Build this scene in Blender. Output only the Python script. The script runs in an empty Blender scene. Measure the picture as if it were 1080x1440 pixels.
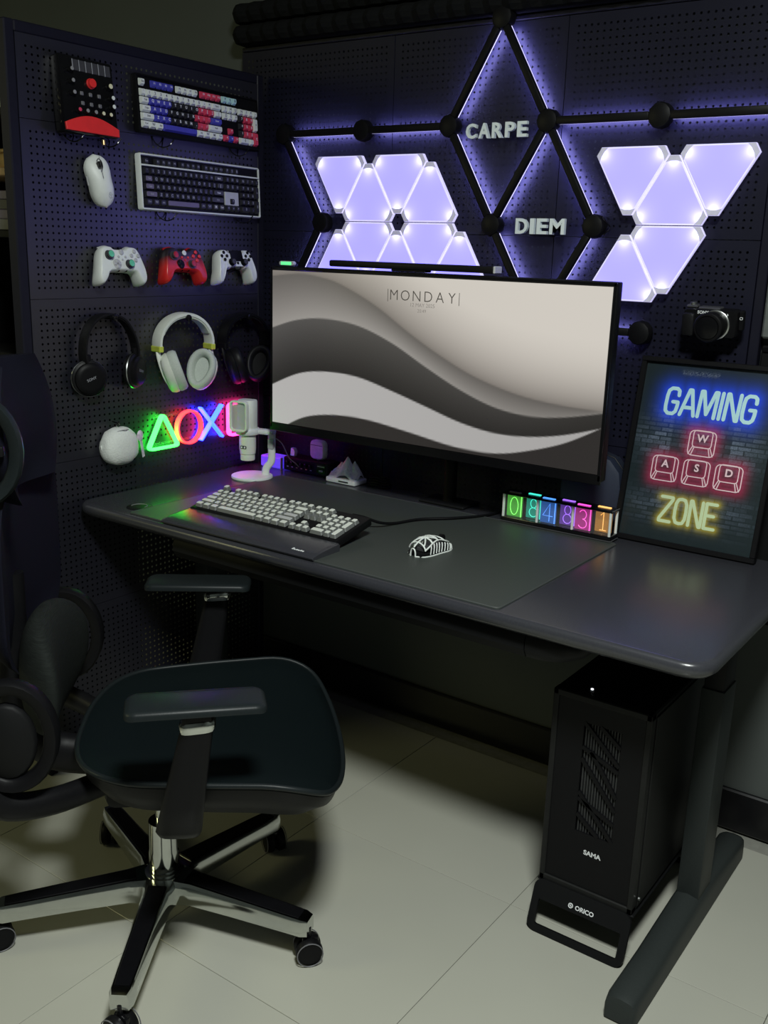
import bpy, bmesh, math, random
import numpy as np
from mathutils import Vector, Matrix, Euler

random.seed(7)
PI = math.pi
sc = bpy.context.scene
COL = sc.collection

# ------------------------------------------------------------------ camera, world, lights, exposure
cam_d = bpy.data.cameras.new('camera')
cam_d.sensor_fit = 'VERTICAL'
cam_d.sensor_height = 24.0
cam_d.lens = 24.0 * 1388.84 / 1440.0
cam_d.clip_start = 0.05
cam = bpy.data.objects.new('camera', cam_d)
COL.objects.link(cam)
_r = Vector((0.81176787, 0.58319312, 0.03031041))
_d = Vector((0.17421323, -0.19230075, -0.9657485))
_f = Vector((-0.55738917, 0.78924408, -0.25770352))
_m = Matrix(((_r.x, -_d.x, -_f.x, 2.08957), (_r.y, -_d.y, -_f.y, -2.29167), (_r.z, -_d.z, -_f.z, 1.39326), (0, 0, 0, 1)))
cam.matrix_world = _m
sc.camera = cam

world = bpy.data.worlds.new('world')
sc.world = world
world.use_nodes = True
world.node_tree.nodes['Background'].inputs[0].default_value = (0.75, 0.9, 0.85, 1)
world.node_tree.nodes['Background'].inputs[1].default_value = 0.012

def area(name, loc, target, size, power, col, spread=PI):
    d = bpy.data.lights.new(name, 'AREA')
    d.shape = 'DISK'; d.size = size; d.energy = power; d.color = col; d.spread = spread
    o = bpy.data.objects.new(name, d); COL.objects.link(o)
    o.location = loc
    o.rotation_euler = (Vector(target) - Vector(loc)).to_track_quat('-Z', 'Y').to_euler()
    return o
area('ceiling_lamp', (2.05, -1.95, 2.62), (2.05, -1.95, 0), 0.42, 82.0, (0.95, 1.0, 0.96))
area('left_yellow_light', (-1.6, -3.2, 1.9), (0.2, -1.4, 0.2), 0.9, 13.0, (1.0, 0.98, 0.5))  # unseen yellow source at the left, tinting the floor there

vs = sc.view_settings
vs.view_transform = 'Standard'
try: vs.look = 'None'
except Exception: pass
vs.gamma = 1.0
vs.use_curve_mapping = False
vs.exposure = 0.0

# ------------------------------------------------------------------ helpers: materials
def mat(name, col, rough=0.5, metal=0.0, var=0.1, scale=60.0, bump=0.0, emit=None, estr=0.0, coat=0.0, spec=0.5, alpha=1.0, trans=0.0, stretch=None):
    m = bpy.data.materials.new(name); m.use_nodes = True
    nt = m.node_tree; b = nt.nodes['Principled BSDF']
    b.inputs['Roughness'].default_value = rough
    b.inputs['Metallic'].default_value = metal
    b.inputs['Coat Weight'].default_value = coat
    b.inputs['Specular IOR Level'].default_value = spec
    b.inputs['Alpha'].default_value = alpha
    b.inputs['Transmission Weight'].default_value = trans
    tc = nt.nodes.new('ShaderNodeTexCoord')
    n = nt.nodes.new('ShaderNodeTexNoise'); n.inputs['Scale'].default_value = scale; n.inputs['Detail'].default_value = 3
    src = tc.outputs['Object']
    if stretch:
        mp = nt.nodes.new('ShaderNodeMapping'); mp.inputs['Scale'].default_value = stretch
        nt.links.new(src, mp.inputs['Vector']); src = mp.outputs['Vector']
    nt.links.new(src, n.inputs['Vector'])
    rp = nt.nodes.new('ShaderNodeValToRGB')
    c = np.array(col[:3])
    rp.color_ramp.elements[0].position = 0.3; rp.color_ramp.elements[1].position = 0.7
    rp.color_ramp.elements[0].color = (*(c * (1 - var)), 1); rp.color_ramp.elements[1].color = (*np.minimum(c * (1 + var), 1), 1)
    nt.links.new(n.outputs['Fac'], rp.inputs['Fac'])
    nt.links.new(rp.outputs['Color'], b.inputs['Base Color'])
    if bump:
        bp = nt.nodes.new('ShaderNodeBump'); bp.inputs['Strength'].default_value = bump; bp.inputs['Distance'].default_value = 0.002
        nt.links.new(n.outputs['Fac'], bp.inputs['Height']); nt.links.new(bp.outputs['Normal'], b.inputs['Normal'])
    if emit:
        b.inputs['Emission Color'].default_value = (*emit, 1)
        b.inputs['Emission Strength'].default_value = estr
    return m

def attr_mat(name, rough=0.5, emit=0.0):
    """colour printed / shown by the colour attribute 'print'"""
    m = bpy.data.materials.new(name); m.use_nodes = True
    nt = m.node_tree; b = nt.nodes['Principled BSDF']
    a = nt.nodes.new('ShaderNodeVertexColor'); a.layer_name = 'print'
    b.inputs['Roughness'].default_value = rough
    if emit:
        b.inputs['Base Color'].default_value = (0.005, 0.005, 0.005, 1)
        nt.links.new(a.outputs['Color'], b.inputs['Emission Color'])
        b.inputs['Emission Strength'].default_value = emit
    else:
        nt.links.new(a.outputs['Color'], b.inputs['Base Color'])
    return m

def glow_mat(name, col, strength):
    return mat(name, (0.2, 0.2, 0.2), 0.4, emit=col, estr=strength, var=0.02)

M = {}
M['wall'] = mat('grey_wall_paint', (0.075, 0.085, 0.080), 0.85, var=0.04, scale=3, bump=0.05)
M['ceil'] = mat('ceiling_paint', (0.16, 0.165, 0.16), 0.9, var=0.03, scale=3)
M['base'] = mat('black_skirting', (0.006, 0.006, 0.007), 0.35, var=0.1)
M['tile'] = mat('polished_floor_tile', (0.410, 0.410, 0.352), 0.24, var=0.035, scale=2.2, spec=0.4)
M['grout'] = mat('floor_grout', (0.23, 0.23, 0.20), 0.9)
M['peg'] = mat('black_pegboard_steel', (0.0095, 0.0098, 0.020), 0.45, spec=0.14, var=0.06, scale=8)
M['peg2'] = mat('navy_black_partition_steel', (0.0085, 0.0085, 0.0150), 0.38, var=0.06, scale=8, spec=1.0)
M['pegframe'] = mat('black_pegboard_frame', (0.010, 0.010, 0.018), 0.45, spec=0.15, var=0.05)
M['foam'] = mat('charcoal_foam', (0.0075, 0.008, 0.0085), 0.95, spec=0.1, var=0.2, scale=300, bump=0.4)
M['blackplastic'] = mat('black_plastic', (0.0052, 0.0052, 0.006), 0.45, spec=0.14, var=0.08, scale=150, bump=0.03)
M['blackgloss'] = mat('black_gloss', (0.005, 0.005, 0.006), 0.15, var=0.05, spec=0.3)
M['blackmatte'] = mat('black_matte_metal', (0.0062, 0.0065, 0.007), 0.55, spec=0.15, var=0.08, scale=200, bump=0.04)
M['desktop'] = mat('black_desktop_laminate', (0.034, 0.035, 0.042), 0.27, spec=0.65, var=0.08, scale=260, bump=0.04)
M['deskleg'] = mat('charcoal_powder_coat', (0.026, 0.031, 0.030), 0.5, spec=0.2, var=0.08, scale=400, bump=0.06)
M['mat'] = mat('desk_mat_leather', (0.042, 0.049, 0.045), 0.5, spec=0.35, var=0.12, scale=400, bump=0.08)
M['matedge'] = mat('desk_mat_stitching', (0.05, 0.055, 0.055), 0.6)
M['white'] = mat('white_plastic', (0.72, 0.76, 0.73), 0.42, var=0.03)
M['whitewarm'] = mat('off_white_plastic', (0.72, 0.76, 0.68), 0.45, var=0.03)
M['greywhite'] = mat('light_grey_plastic', (0.45, 0.46, 0.47), 0.45, var=0.04)
M['midgrey'] = mat('mid_grey_plastic', (0.14, 0.14, 0.15), 0.5, var=0.05)
M['darkgrey'] = mat('dark_grey_plastic', (0.045, 0.045, 0.05), 0.5, var=0.05)
M['keytop'] = mat('pale_keycap_top', (0.66, 0.69, 0.64), 0.5, var=0.04)
M['keyside'] = mat('grey_keycap_side', (0.13, 0.138, 0.135), 0.5, var=0.05)
M['red'] = mat('red_plastic', (0.42, 0.012, 0.014), 0.35, var=0.08)
M['redbright'] = mat('bright_red_plastic', (0.75, 0.03, 0.03), 0.4, var=0.06)
M['keyred'] = mat('red_keycap', (0.62, 0.05, 0.11), 0.45, var=0.05)
M['keyblue'] = mat('blue_keycap', (0.06, 0.06, 0.42), 0.45, var=0.05)
M['keyteal'] = mat('pale_teal_keycap', (0.45, 0.70, 0.72), 0.45, var=0.05)
M['keyblack'] = mat('black_keycap', (0.016, 0.016, 0.022), 0.45, var=0.05)
M['keypurple'] = mat('dusky_purple_keycap', (0.13, 0.11, 0.17), 0.45, var=0.05)
M['inkdark'] = mat('dark_ink', (0.03, 0.03, 0.04), 0.6)
M['inkwhite'] = mat('white_ink', (0.75, 0.77, 0.78), 0.6)
M['inkgrey'] = mat('grey_ink', (0.30, 0.31, 0.34), 0.6)
M['green'] = mat('mint_green_plastic', (0.12, 0.55, 0.33), 0.4)
M['lime'] = mat('lime_yellow_plastic', (0.55, 0.62, 0.08), 0.45)
M['greyknob'] = mat('grey_rubber', (0.25, 0.25, 0.26), 0.6)
M['creamknob'] = mat('cream_plastic', (0.72, 0.70, 0.48), 0.5)
M['gold'] = mat('brushed_gold', (0.75, 0.52, 0.25), 0.35, metal=0.9)
M['chrome'] = mat('polished_chrome', (0.62, 0.64, 0.62), 0.12, metal=1.0, var=0.03)
M['satin'] = mat('satin_steel', (0.55, 0.57, 0.56), 0.3, metal=1.0, var=0.04)
M['cushion'] = mat('pale_headset_cushion', (0.50, 0.55, 0.50), 0.9, var=0.06, scale=300, bump=0.1)
M['blackcush'] = mat('black_leatherette', (0.007, 0.007, 0.008), 0.45, spec=0.2, var=0.1, scale=200, bump=0.1)
M['plush'] = mat('white_plush_fabric', (0.74, 0.78, 0.74), 0.95, var=0.05, scale=220, bump=0.6)
M['tag'] = mat('lilac_printed_tag', (0.62, 0.55, 0.66), 0.6, var=0.25, scale=120)
M['seat'] = mat('dark_teal_mesh_fabric', (0.0034, 0.0066, 0.0074), 0.6, spec=0.12, var=0.25, scale=900, bump=0.3)
M['backfab'] = mat('dark_navy_mesh_fabric', (0.0065, 0.0068, 0.013), 0.8, spec=0.08, var=0.2, scale=900, bump=0.3)
M['lumbar'] = mat('charcoal_ribbed_fabric', (0.013, 0.0155, 0.014), 0.85, spec=0.1, var=0.3, scale=500, bump=0.3, stretch=(0.1, 0.1, 2))
M['armpad'] = mat('charcoal_soft_armpad', (0.010, 0.0135, 0.0145), 0.42, spec=0.22, var=0.08, scale=300, bump=0.05)
M['navy'] = mat('navy_fabric', (0.010, 0.017, 0.038), 0.7, var=0.1, scale=300, bump=0.1)
M['acryl'] = mat('clear_acrylic', (0.4, 0.4, 0.4), 0.1, var=0.01, alpha=0.07)
M['mount'] = mat('white_resin', (0.80, 0.82, 0.86), 0.7, var=0.1, scale=80, bump=0.3)
M['wood'] = mat('pale_wood', (0.42, 0.28, 0.15), 0.6, var=0.2, scale=12, stretch=(1, 8, 1))
M['cream'] = mat('cream_panel', (0.30, 0.29, 0.20), 0.6)
M['boxgrey'] = mat('grey_box_plastic', (0.10, 0.11, 0.105), 0.6)
M['pcframe'] = mat('charcoal_case_frame', (0.013, 0.0135, 0.013), 0.5, spec=0.15)
M['fin'] = mat('grey_grille', (0.035, 0.036, 0.036), 0.5, spec=0.2)
M['ledline'] = glow_mat('violet_led_strip', (0.40, 0.38, 1.0), 42.0)
M['ledrim'] = glow_mat('violet_led_rim', (0.60, 0.58, 1.0), 1.5)
M['letter'] = mat('white_letter_plastic', (0.72, 0.80, 0.84), 0.5, var=0.02)

# ------------------------------------------------------------------ helpers: geometry
def BM(): return bmesh.new()

def xf(bm, verts, mtx):
    if mtx is not None: bmesh.ops.transform(bm, matrix=mtx, verts=verts)

def box(bm, c, s, bev=0.0, seg=2, mtx=None, rot=None):
    r = bmesh.ops.create_cube(bm, size=1.0)
    v = r['verts']
    bmesh.ops.scale(bm, vec=s, verts=v)
    if bev > 0:
        e = list({ed for x in v for ed in x.link_edges})
        res = bmesh.ops.bevel(bm, geom=e, offset=min(bev, min(s) * 0.49), segments=seg, affect='EDGES', profile=0.5)
        v = list({x for f in res['faces'] for x in f.verts} | {x for x in v if x.is_valid})
    if rot is not None: bmesh.ops.rotate(bm, cent=(0, 0, 0), matrix=Euler(rot).to_matrix(), verts=v)
    bmesh.ops.translate(bm, vec=c, verts=v)
    xf(bm, v, mtx)
    return v

def rings(bm, ring_list, closed_ring=True, cap0=True, cap1=True, loop=False):
    """join successive rings of points with quads"""
    R = [[bm.verts.new(p) for p in r] for r in ring_list]
    n = len(R[0])
    pairs = [(i, i + 1) for i in range(len(R) - 1)]
    if loop: pairs.append((len(R) - 1, 0))
    for a, b in pairs:
        for j in range(n if closed_ring else n - 1):
            k = (j + 1) % n
            try: bm.faces.new((R[a][j], R[a][k], R[b][k], R[b][j]))
            except ValueError: pass
    if closed_ring and not loop:
        if cap0: bm.faces.new(R[0][::-1])
        if cap1: bm.faces.new(R[-1])
    return [v for r in R for v in r]

def cyl(bm, p0, p1, r0, r1=None, n=16, mtx=None):
    r1 = r0 if r1 is None else r1
    p0 = Vector(p0); p1 = Vector(p1); ax = (p1 - p0).normalized()
    q = ax.to_track_quat('Z', 'Y')
    rr = []
    for p, r in ((p0, r0), (p1, r1)):
        rr.append([p + q @ Vector((r * math.cos(2 * PI * i / n), r * math.sin(2 * PI * i / n), 0)) for i in range(n)])
    v = rings(bm, rr); xf(bm, v, mtx); return v

def lathe(bm, prof, n=28, mtx=None):
    rr = [[(r * math.cos(2 * PI * i / n), r * math.sin(2 * PI * i / n), z) for i in range(n)] for r, z in prof]
    v = rings(bm, rr); xf(bm, v, mtx); return v

def catmull(pts, k=6, closed=False):
    P = [Vector(p) for p in pts]; n = len(P); out = []
    rng = range(n) if closed else range(n - 1)
    for i in rng:
        p0 = P[(i - 1) % n] if closed or i > 0 else P[i]
        p1 = P[i]; p2 = P[(i + 1) % n]
        p3 = P[(i + 2) % n] if closed or i + 2 < n else p2
        for j in range(k):
            t = j / k
            out.append(0.5 * ((2 * p1) + (p2 - p0) * t + (2 * p0 - 5 * p1 + 4 * p2 - p3) * t * t + (3 * p1 - p0 - 3 * p2 + p3) * t ** 3))
    if not closed: out.append(P[-1])
    return out

def tube(bm, pts, r, n=8, closed=False, mtx=None, flat=1.0):
    P = [Vector(p) for p in pts]; m = len(P); rr = []
    up = Vector((0, 0, 1)); prev = None
    for i in range(m):
        a = P[(i - 1) % m] if (closed or i > 0) else P[i]
        b = P[(i + 1) % m] if (closed or i < m - 1) else P[i]
        t = (b - a).normalized()
        if prev is None:
            s = t.cross(up)
            if s.length < 1e-3: s = t.cross(Vector((0, 1, 0)))
            s.normalize()
        else:
            s = prev - t * prev.dot(t)
            if s.length < 1e-6: s = t.cross(up)
            s.normalize()
        prev = s
        w = s.cross(t).normalized()
        ri = r[i] if isinstance(r, (list, tuple)) else r
        rr.append([P[i] + s * (ri * math.cos(2 * PI * j / n)) + w * (ri * flat * math.sin(2 * PI * j / n)) for j in range(n)])
    v = rings(bm, rr, loop=closed); xf(bm, v, mtx); return v

def sweep(bm, pts, hw, th, closed=False, mtx=None, bev=0.25):
    """flat band along a path in the XY plane; hw = half width in z, th = half thickness in the plane"""
    P = [Vector((p[0], p[1], p[2] if len(p) > 2 else 0)) for p in pts]; m = len(P); rr = []
    for i in range(m):
        a = P[(i - 1) % m] if (closed or i > 0) else P[i]
        b = P[(i + 1) % m] if (closed or i < m - 1) else P[i]
        t = (b - a); t.z = 0; t.normalize(); nrm = Vector((-t.y, t.x, 0)); z = Vector((0, 0, 1))
        h = hw[i] if isinstance(hw, (list, tuple)) else hw
        k = 1 - bev
        sec = [(th, -h * k), (th, h * k), (th * k, h), (-th * k, h), (-th, h * k), (-th, -h * k), (-th * k, -h), (th * k, -h)]
        rr.append([P[i] + nrm * s + z * w for s, w in sec])
    v = rings(bm, rr, loop=closed); xf(bm, v, mtx); return v

def poly_ring(poly, inset, z):
    n = len(poly); out = []
    P = [Vector((p[0], p[1])) for p in poly]
    area2 = sum(P[i].x * P[(i + 1) % n].y - P[(i + 1) % n].x * P[i].y for i in range(n))
    sg = 1 if area2 > 0 else -1
    for i in range(n):
        e0 = (P[i] - P[i - 1]); e1 = (P[(i + 1) % n] - P[i])
        n0 = Vector((-e0.y, e0.x)); n1 = Vector((-e1.y, e1.x))
        if n0.length: n0.normalize()
        if n1.length: n1.normalize()
        nn = n0 + n1
        if nn.length < 1e-6: nn = n1
        nn.normalize()
        k = 1.0 / max(0.5, nn.dot(n1)) if n1.length else 1
        q = P[i] + nn * inset * sg * k
        out.append((q.x, q.y, z))
    return out if sg > 0 else out[::-1]

def loft(bm, poly, prof, mtx=None):
    """prism of a 2D outline with a profile [(inset, z), ...]"""
    v = rings(bm, [poly_ring(poly, i, z) for i, z in prof], cap0=True, cap1=True)
    xf(bm, v, mtx); return v

def rrect(w, h, r, n=5, cx=0, cy=0):
    out = []
    for sx, sy, a0 in ((1, 1, 0), (-1, 1, PI / 2), (-1, -1, PI), (1, -1, 1.5 * PI)):
        for i in range(n + 1):
            a = a0 + (PI / 2) * i / n
            out.append((cx + sx * (w / 2 - r) + r * math.cos(a), cy + sy * (h / 2 - r) + r * math.sin(a)))
    return out

def mirror_outline(half):
    """half outline from top centre to bottom centre on x>=0; returns closed outline"""
    left = [(-x, y) for x, y in half[::-1] if abs(x) > 1e-6]
    return half + left

def ellipsoid(bm, c, s, nu=20, nv=12, mtx=None, fn=None):
    rr = []
    for j in range(1, nv):
        th = PI * j / nv
        ring = []
        for i in range(nu):
            ph = 2 * PI * i / nu
            p = Vector((math.sin(th) * math.cos(ph), math.sin(th) * math.sin(ph), -math.cos(th)))
            if fn: p = fn(p)
            ring.append((c[0] + s[0] * p[0], c[1] + s[1] * p[1], c[2] + s[2] * p[2]))
        rr.append(ring)
    v = rings(bm, rr); xf(bm, v, mtx); return v

def obj(name, bm, material, parent=None, smooth=35, loc=None, rot=None):
    bmesh.ops.recalc_face_normals(bm, faces=bm.faces[:])
    me = bpy.data.meshes.new(name); bm.to_mesh(me); bm.free()
    return obj_me(name, me, material, parent, smooth, loc, rot)

def obj_me(name, me, material, parent=None, smooth=None, loc=None, rot=None):
    if material is not None:
        ms = material if isinstance(material, (list, tuple)) else [material]
        for m_ in ms: me.materials.append(m_ if not isinstance(m_, str) else M[m_])
    if smooth:
        me.polygons.foreach_set('use_smooth', [True] * len(me.polygons))
        try: me.set_sharp_from_angle(angle=math.radians(smooth))
        except Exception: pass
    o = bpy.data.objects.new(name, me); COL.objects.link(o)
    if parent is not None: o.parent = parent
    if loc is not None: o.location = loc
    if rot is not None: o.rotation_euler = rot
    return o

def share(o, parent, loc=None, rot=None, scale=None):
    c = o.copy(); COL.objects.link(c); c.parent = parent
    if loc is not None: c.location = loc
    if rot is not None: c.rotation_euler = rot
    if scale is not None: c.scale = scale
    return c

def link_mesh(name, me, parent, loc, rot=None, scale=None):
    o = bpy.data.objects.new(name, me); COL.objects.link(o); o.parent = parent; o.location = loc
    if rot is not None: o.rotation_euler = rot
    if scale is not None: o.scale = scale
    return o

def tag(o, label, cat, group=None):
    o['label'] = label; o['category'] = cat
    if group: o['group'] = group
    return o

def thing(name, label, cat, loc=(0, 0, 0), rot=(0, 0, 0), group=None):
    o = bpy.data.objects.new(name, None); COL.objects.link(o)
    o.empty_display_size = 0.05
    o.location = loc; o.rotation_euler = rot
    return tag(o, label, cat, group)

def struct(o):
    o['kind'] = 'structure'; return o

_tc = {}
def text_geo(s, size=1.0, bold=0.0):
    key = (s, bold)
    if key not in _tc:
        cu = bpy.data.curves.new('glyph', 'FONT'); cu.body = s; cu.align_x = 'CENTER'; cu.align_y = 'CENTER'
        cu.resolution_u = 3; cu.offset = bold
        o = bpy.data.objects.new('glyph', cu)
        me = bpy.data.meshes.new_from_object(o)
        V = [tuple(v.co) for v in me.vertices]; F = [tuple(p.vertices) for p in me.polygons]
        bpy.data.objects.remove(o); bpy.data.curves.remove(cu); bpy.data.meshes.remove(me)
        _tc[key] = (V, F)
    V, F = _tc[key]
    return [(x * size, y * size, z * size) for x, y, z in V], F

def text_bm(bm, s, size, z=0.0, bold=0.0, sx=1.0, depth=0.0, off=(0, 0), mi=0, fit=None):
    V, F = text_geo(s, size, bold)
    if fit:
        w = max(v[0] for v in V) - min(v[0] for v in V); h = max(v[1] for v in V) - min(v[1] for v in V)
        cx = (max(v[0] for v in V) + min(v[0] for v in V)) / 2; cy = (max(v[1] for v in V) + min(v[1] for v in V)) / 2
        V = [((x - cx) * fit[0] / w, (y - cy) * fit[1] / h, zz) for x, y, zz in V]
    vs_ = [bm.verts.new((x * sx + off[0], y + off[1], z)) for x, y, _ in V]
    fs = []
    for f in F:
        try:
            fc = bm.faces.new([vs_[i] for i in f]); fc.material_index = mi; fs.append(fc)
        except ValueError: pass
    if depth:
        r = bmesh.ops.extrude_face_region(bm, geom=fs)
        bmesh.ops.translate(bm, vec=(0, 0, depth), verts=[g for g in r['geom'] if isinstance(g, bmesh.types.BMVert)])
    return vs_

LW = (PI / 2, 0, PI / 2)     # face XY, front +Z : hung on the left partition (front looks to +x)
BW = (PI / 2, 0, 0)          # hung on the back wall (front looks to -y)

# ================================================================== THE ROOM
fl = BM(); box(fl, (0.8, -2.0, -0.03), (6.4, 5.2, 0.044))
floor = struct(obj('floor', fl, 'grout', smooth=None))
T = 0.55
tb = BM(); box(tb, (0, 0, -0.004), (T - 0.0012, T - 0.0012, 0.008), bev=0.0006, seg=1)
tile0 = obj('tile', tb, 'tile', floor, smooth=None)
first = True
for ix in range(-6, 5):
    for iy in range(-8, 2):
        cx = 1.25 + (ix + 0.5) * T; cy = -0.57 + (iy + 0.5) * T
        if cx < -2.2 or cx > 3.8 or cy > 0.2 or cy < -4.5: continue
        if first: tile0.location = (cx, cy, 0); first = False
        else: share(tile0, floor, (cx, cy, 0))

def wall(name, c, s, m='wall'):
    b = BM(); box(b, c, s); return struct(obj(name, b, m, smooth=None))
wall('wall_back', (0.8, 0.10, 1.39), (6.4, 0.10, 2.78))
wall('wall_left', (-2.15, -2.0, 1.39), (0.10, 4.2, 2.78))
wall('wall_right', (3.75, -2.0, 1.39), (0.10, 4.2, 2.78))
wall('wall_front', (0.8, -4.45, 1.39), (6.4, 0.10, 2.78))
wall('ceiling', (0.8, -2.0, 2.80), (6.4, 5.0, 0.06), 'ceil')
bb = BM(); box(bb, (0.8, 0.041, 0.055), (5.7, 0.016, 0.11), bev=0.004, seg=1)
struct(obj('baseboard_back', bb, 'base', smooth=None))

# ------------------------------------------------------------------ pegboards with real holes
def peg_mesh(w, h, pitch=0.016, r=0.0030, margin=0.012):
    nx = int((w - 2 * margin) / pitch); ny = int((h - 2 * margin) / pitch)
    x0 = (w - nx * pitch) / 2; y0 = (h - ny * pitch) / 2
    V = []; F = []
    for j in range(ny + 1):
        for i in range(nx + 1): V.append((x0 + i * pitch, y0 + j * pitch, 0))
    def g(i, j): return j * (nx + 1) + i
    ang = [math.radians(22.5 + 45 * k) for k in range(8)]
    oct_ = [(r * math.cos(a), r * math.sin(a)) for a in ang]
    for j in range(ny):
        for i in range(nx):
            cx = x0 + (i + .5) * pitch; cy = y0 + (j + .5) * pitch; b = len(V)
            V.extend((cx + ox, cy + oy, 0) for ox, oy in oct_)
            c = [g(i + 1, j + 1), g(i, j + 1), g(i, j), g(i + 1, j)]   # TR TL BL BR
            F += [(c[0], b + 1, b + 0), (c[0], c[1], b + 2, b + 1), (c[1], b + 3, b + 2), (c[1], c[2], b + 4, b + 3),
                  (c[2], b + 5, b + 4), (c[2], c[3], b + 6, b + 5), (c[3], b + 7, b + 6), (c[3], c[0], b + 0, b + 7)]
    # border and folded flanges
    b = len(V)
    V += [(0, 0, 0), (w, 0, 0), (w, h, 0), (0, h, 0), (0, 0, -.012), (w, 0, -.012), (w, h, -.012), (0, h, -.012)]
    q = [g(0, 0), g(nx, 0), g(nx, ny), g(0, ny)]
    for k in range(4):
        l = (k + 1) % 4
        F.append((b + k, b + l, q[l], q[k])); F.append((b + k, b + 4 + k, b + 4 + l, b + l))
    me = bpy.data.meshes.new('panel'); me.from_pydata(V, [], F); me.update(); return me

def peg_panel(parent, x, y, w, h, m='peg'):
    me = peg_mesh(w, h); return obj_me('panel', me, m, parent, None, (x + .001, y + .001, 0.014))

pb = thing('pegboard', 'black perforated pegboard panels covering the wall behind the monitor', 'pegboard', (0, 0.028, 0), BW)
for xa, xb in ((-0.10, 0.45), (0.45, 0.95), (0.95, 1.45)):
    for za, zb in ((0.60, 0.935), (0.935, 1.435), (1.435, 1.935)):
        peg_panel(pb, xa, za, xb - xa - .002, zb - za - .002)
b = BM(); box(b, (1.462, 1.27, 0.0), (0.022, 1.34, 0.030), bev=0.002, seg=1); obj('frame_post', b, 'pegframe', pb)
b = BM(); box(b, (0.675, 1.942, 0.0), (1.55, 0.012, 0.030), bev=0.002, seg=1); obj('frame_rail', b, 'pegframe', pb)

ps = thing('pegboard_partition', 'free-standing black pegboard partition on the left hung with controllers and headphones', 'partition', (0, 0, 0), LW)
for ya, yb in ((-0.835, -0.045),):
    for za, zb in ((0.04, 0.44), (0.44, 0.845), (0.845, 1.25), (1.25, 1.655), (1.655, 1.835)):
        peg_panel(ps, ya, za, yb - ya - .0012, zb - za - .0012, 'peg2')
for yy in (-0.848, -0.033):
    b = BM(); box(b, (yy, 0.93, -0.002), (0.026, 1.86, 0.034), bev=0.003, seg=1); obj('frame_post', b, 'pegframe', ps)
for zz in (1.8475, 0.03):
    b = BM(); box(b, (-0.44, zz, -0.002), (0.79, 0.025, 0.034), bev=0.003, seg=1); obj('frame_rail', b, 'pegframe', ps)

# ------------------------------------------------------------------ acoustic foam along the top of the back wall
for k, (za, zb, lab) in enumerate(((2.004, 2.061, 'upper strip of charcoal pyramid foam above the back pegboard'), (1.949, 2.004, 'lower strip of charcoal pyramid foam resting on the pegboard top edge'))):
    b = BM()
    h = zb - za; n = 30; x0 = -0.095; p = 0.052
    sec = [(0.0, za + .001), (-0.055, za + .004), (-0.070, za + h * .28), (-0.078, za + h * .5), (-0.070, za + h * .72), (-0.055, zb - .004), (0.0, zb - .001)]
    rr = []
    for i in range(n * 2 + 1):
        x = x0 + i * p / 2
        deep = (i % 2 == 0)
        ring = []
        for (yy, zz) in sec:
            s = 0.62 if deep else 1.0
            d = yy if yy == 0 else -0.035 + (yy + 0.035) * s
            ring.append((x, d + 0.03, zz))
        rr.append(ring)
    rings(b, rr)
    o = obj('acoustic_foam', b, 'foam', smooth=None); tag(o, lab, 'foam')

# ================================================================== LIGHT LINES AND TRIANGLE PANELS
LX0, LZ0, LL = 0.093, 1.70, 0.278
def hub_pos(c, r): return (LX0 + c * LL, LZ0 + r * LL * math.sqrt(3) / 2)
ll = thing('line_light', 'black line-light bars with round hubs forming diamonds and backlit violet', 'wall light', (0, 0.012, 0), BW)
hubs = [(0, 0), (1, 0), (2, 0), (3, 0), (4, 0), (2.5, 1), (.5, -1), (2.5, -1), (3.5, -1), (3, -2), (4, -2), (0, -2)]
bars = [((0, 0), (1, 0)), ((1, 0), (2, 0)), ((3, 0), (4, 0)), ((4, 0), (5, 0)), ((2.5, 1), (2, 0)), ((2.5, 1), (3, 0)), ((2, 0), (2.5, -1)), ((3, 0), (2.5, -1)),
        ((3, 0), (3.5, -1)), ((2.5, -1), (3, -2)), ((3.5, -1), (3, -2)), ((0, 0), (.5, -1)), ((.5, -1), (0, -2)), ((3, -2), (4, -2))]
b = BM(); lathe(b, [(0.012, 0.0), (0.012, 0.006), (0.026, 0.008), (0.0285, 0.014), (0.0285, 0.030), (0.026, 0.037), (0.018, 0.040)], n=12)
hub_me = None
for c in hubs:
    x, z = hub_pos(*c)
    if hub_me is None:
        h0 = obj('hub', b, 'blackplastic', ll, 30, (x, z, 0)); hub_me = h0.data
    else: link_mesh('hub', hub_me, ll, (x, z, 0))
LB = LL - 0.050
b = BM(); box(b, (0, 0, 0.0295), (LB, 0.018, 0.015), bev=0.003, seg=2); bar0 = obj('bar', b, 'blackplastic', ll, 30)
b = BM(); box(b, (0, 0, 0.0208), (LB - .006, 0.0172, 0.0024)); 
b.faces.ensure_lookup_table(); b.normal_update()
for f_ in b.faces: f_.material_index = 0 if f_.normal.z < -.9 else 1
dif0 = obj('diffuser', b, ('ledline', 'ledrim'), bar0, None)
for k, (a, c) in enumerate(bars):
    p = Vector(hub_pos(*a)); q = Vector(hub_pos(*c)); m = (p + q) / 2; an = math.atan2(q.y - p.y, q.x - p.x)
    o = bar0 if k == 0 else share(bar0, ll)
    o.location = (m.x, m.y, 0); o.rotation_euler = (0, 0, an)
    if k: share(dif0, o)
b = BM(); tube(b, [(hub_pos(3.5, -1)[0] + .027 + .008 * math.sin(t * .6), hub_pos(3.5, -1)[1] - .02 + t * .006, .02 + .01 * math.cos(t)) for t in range(8)], 0.0018, 6)
obj('cable', b, 'blackgloss', ll)

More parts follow.
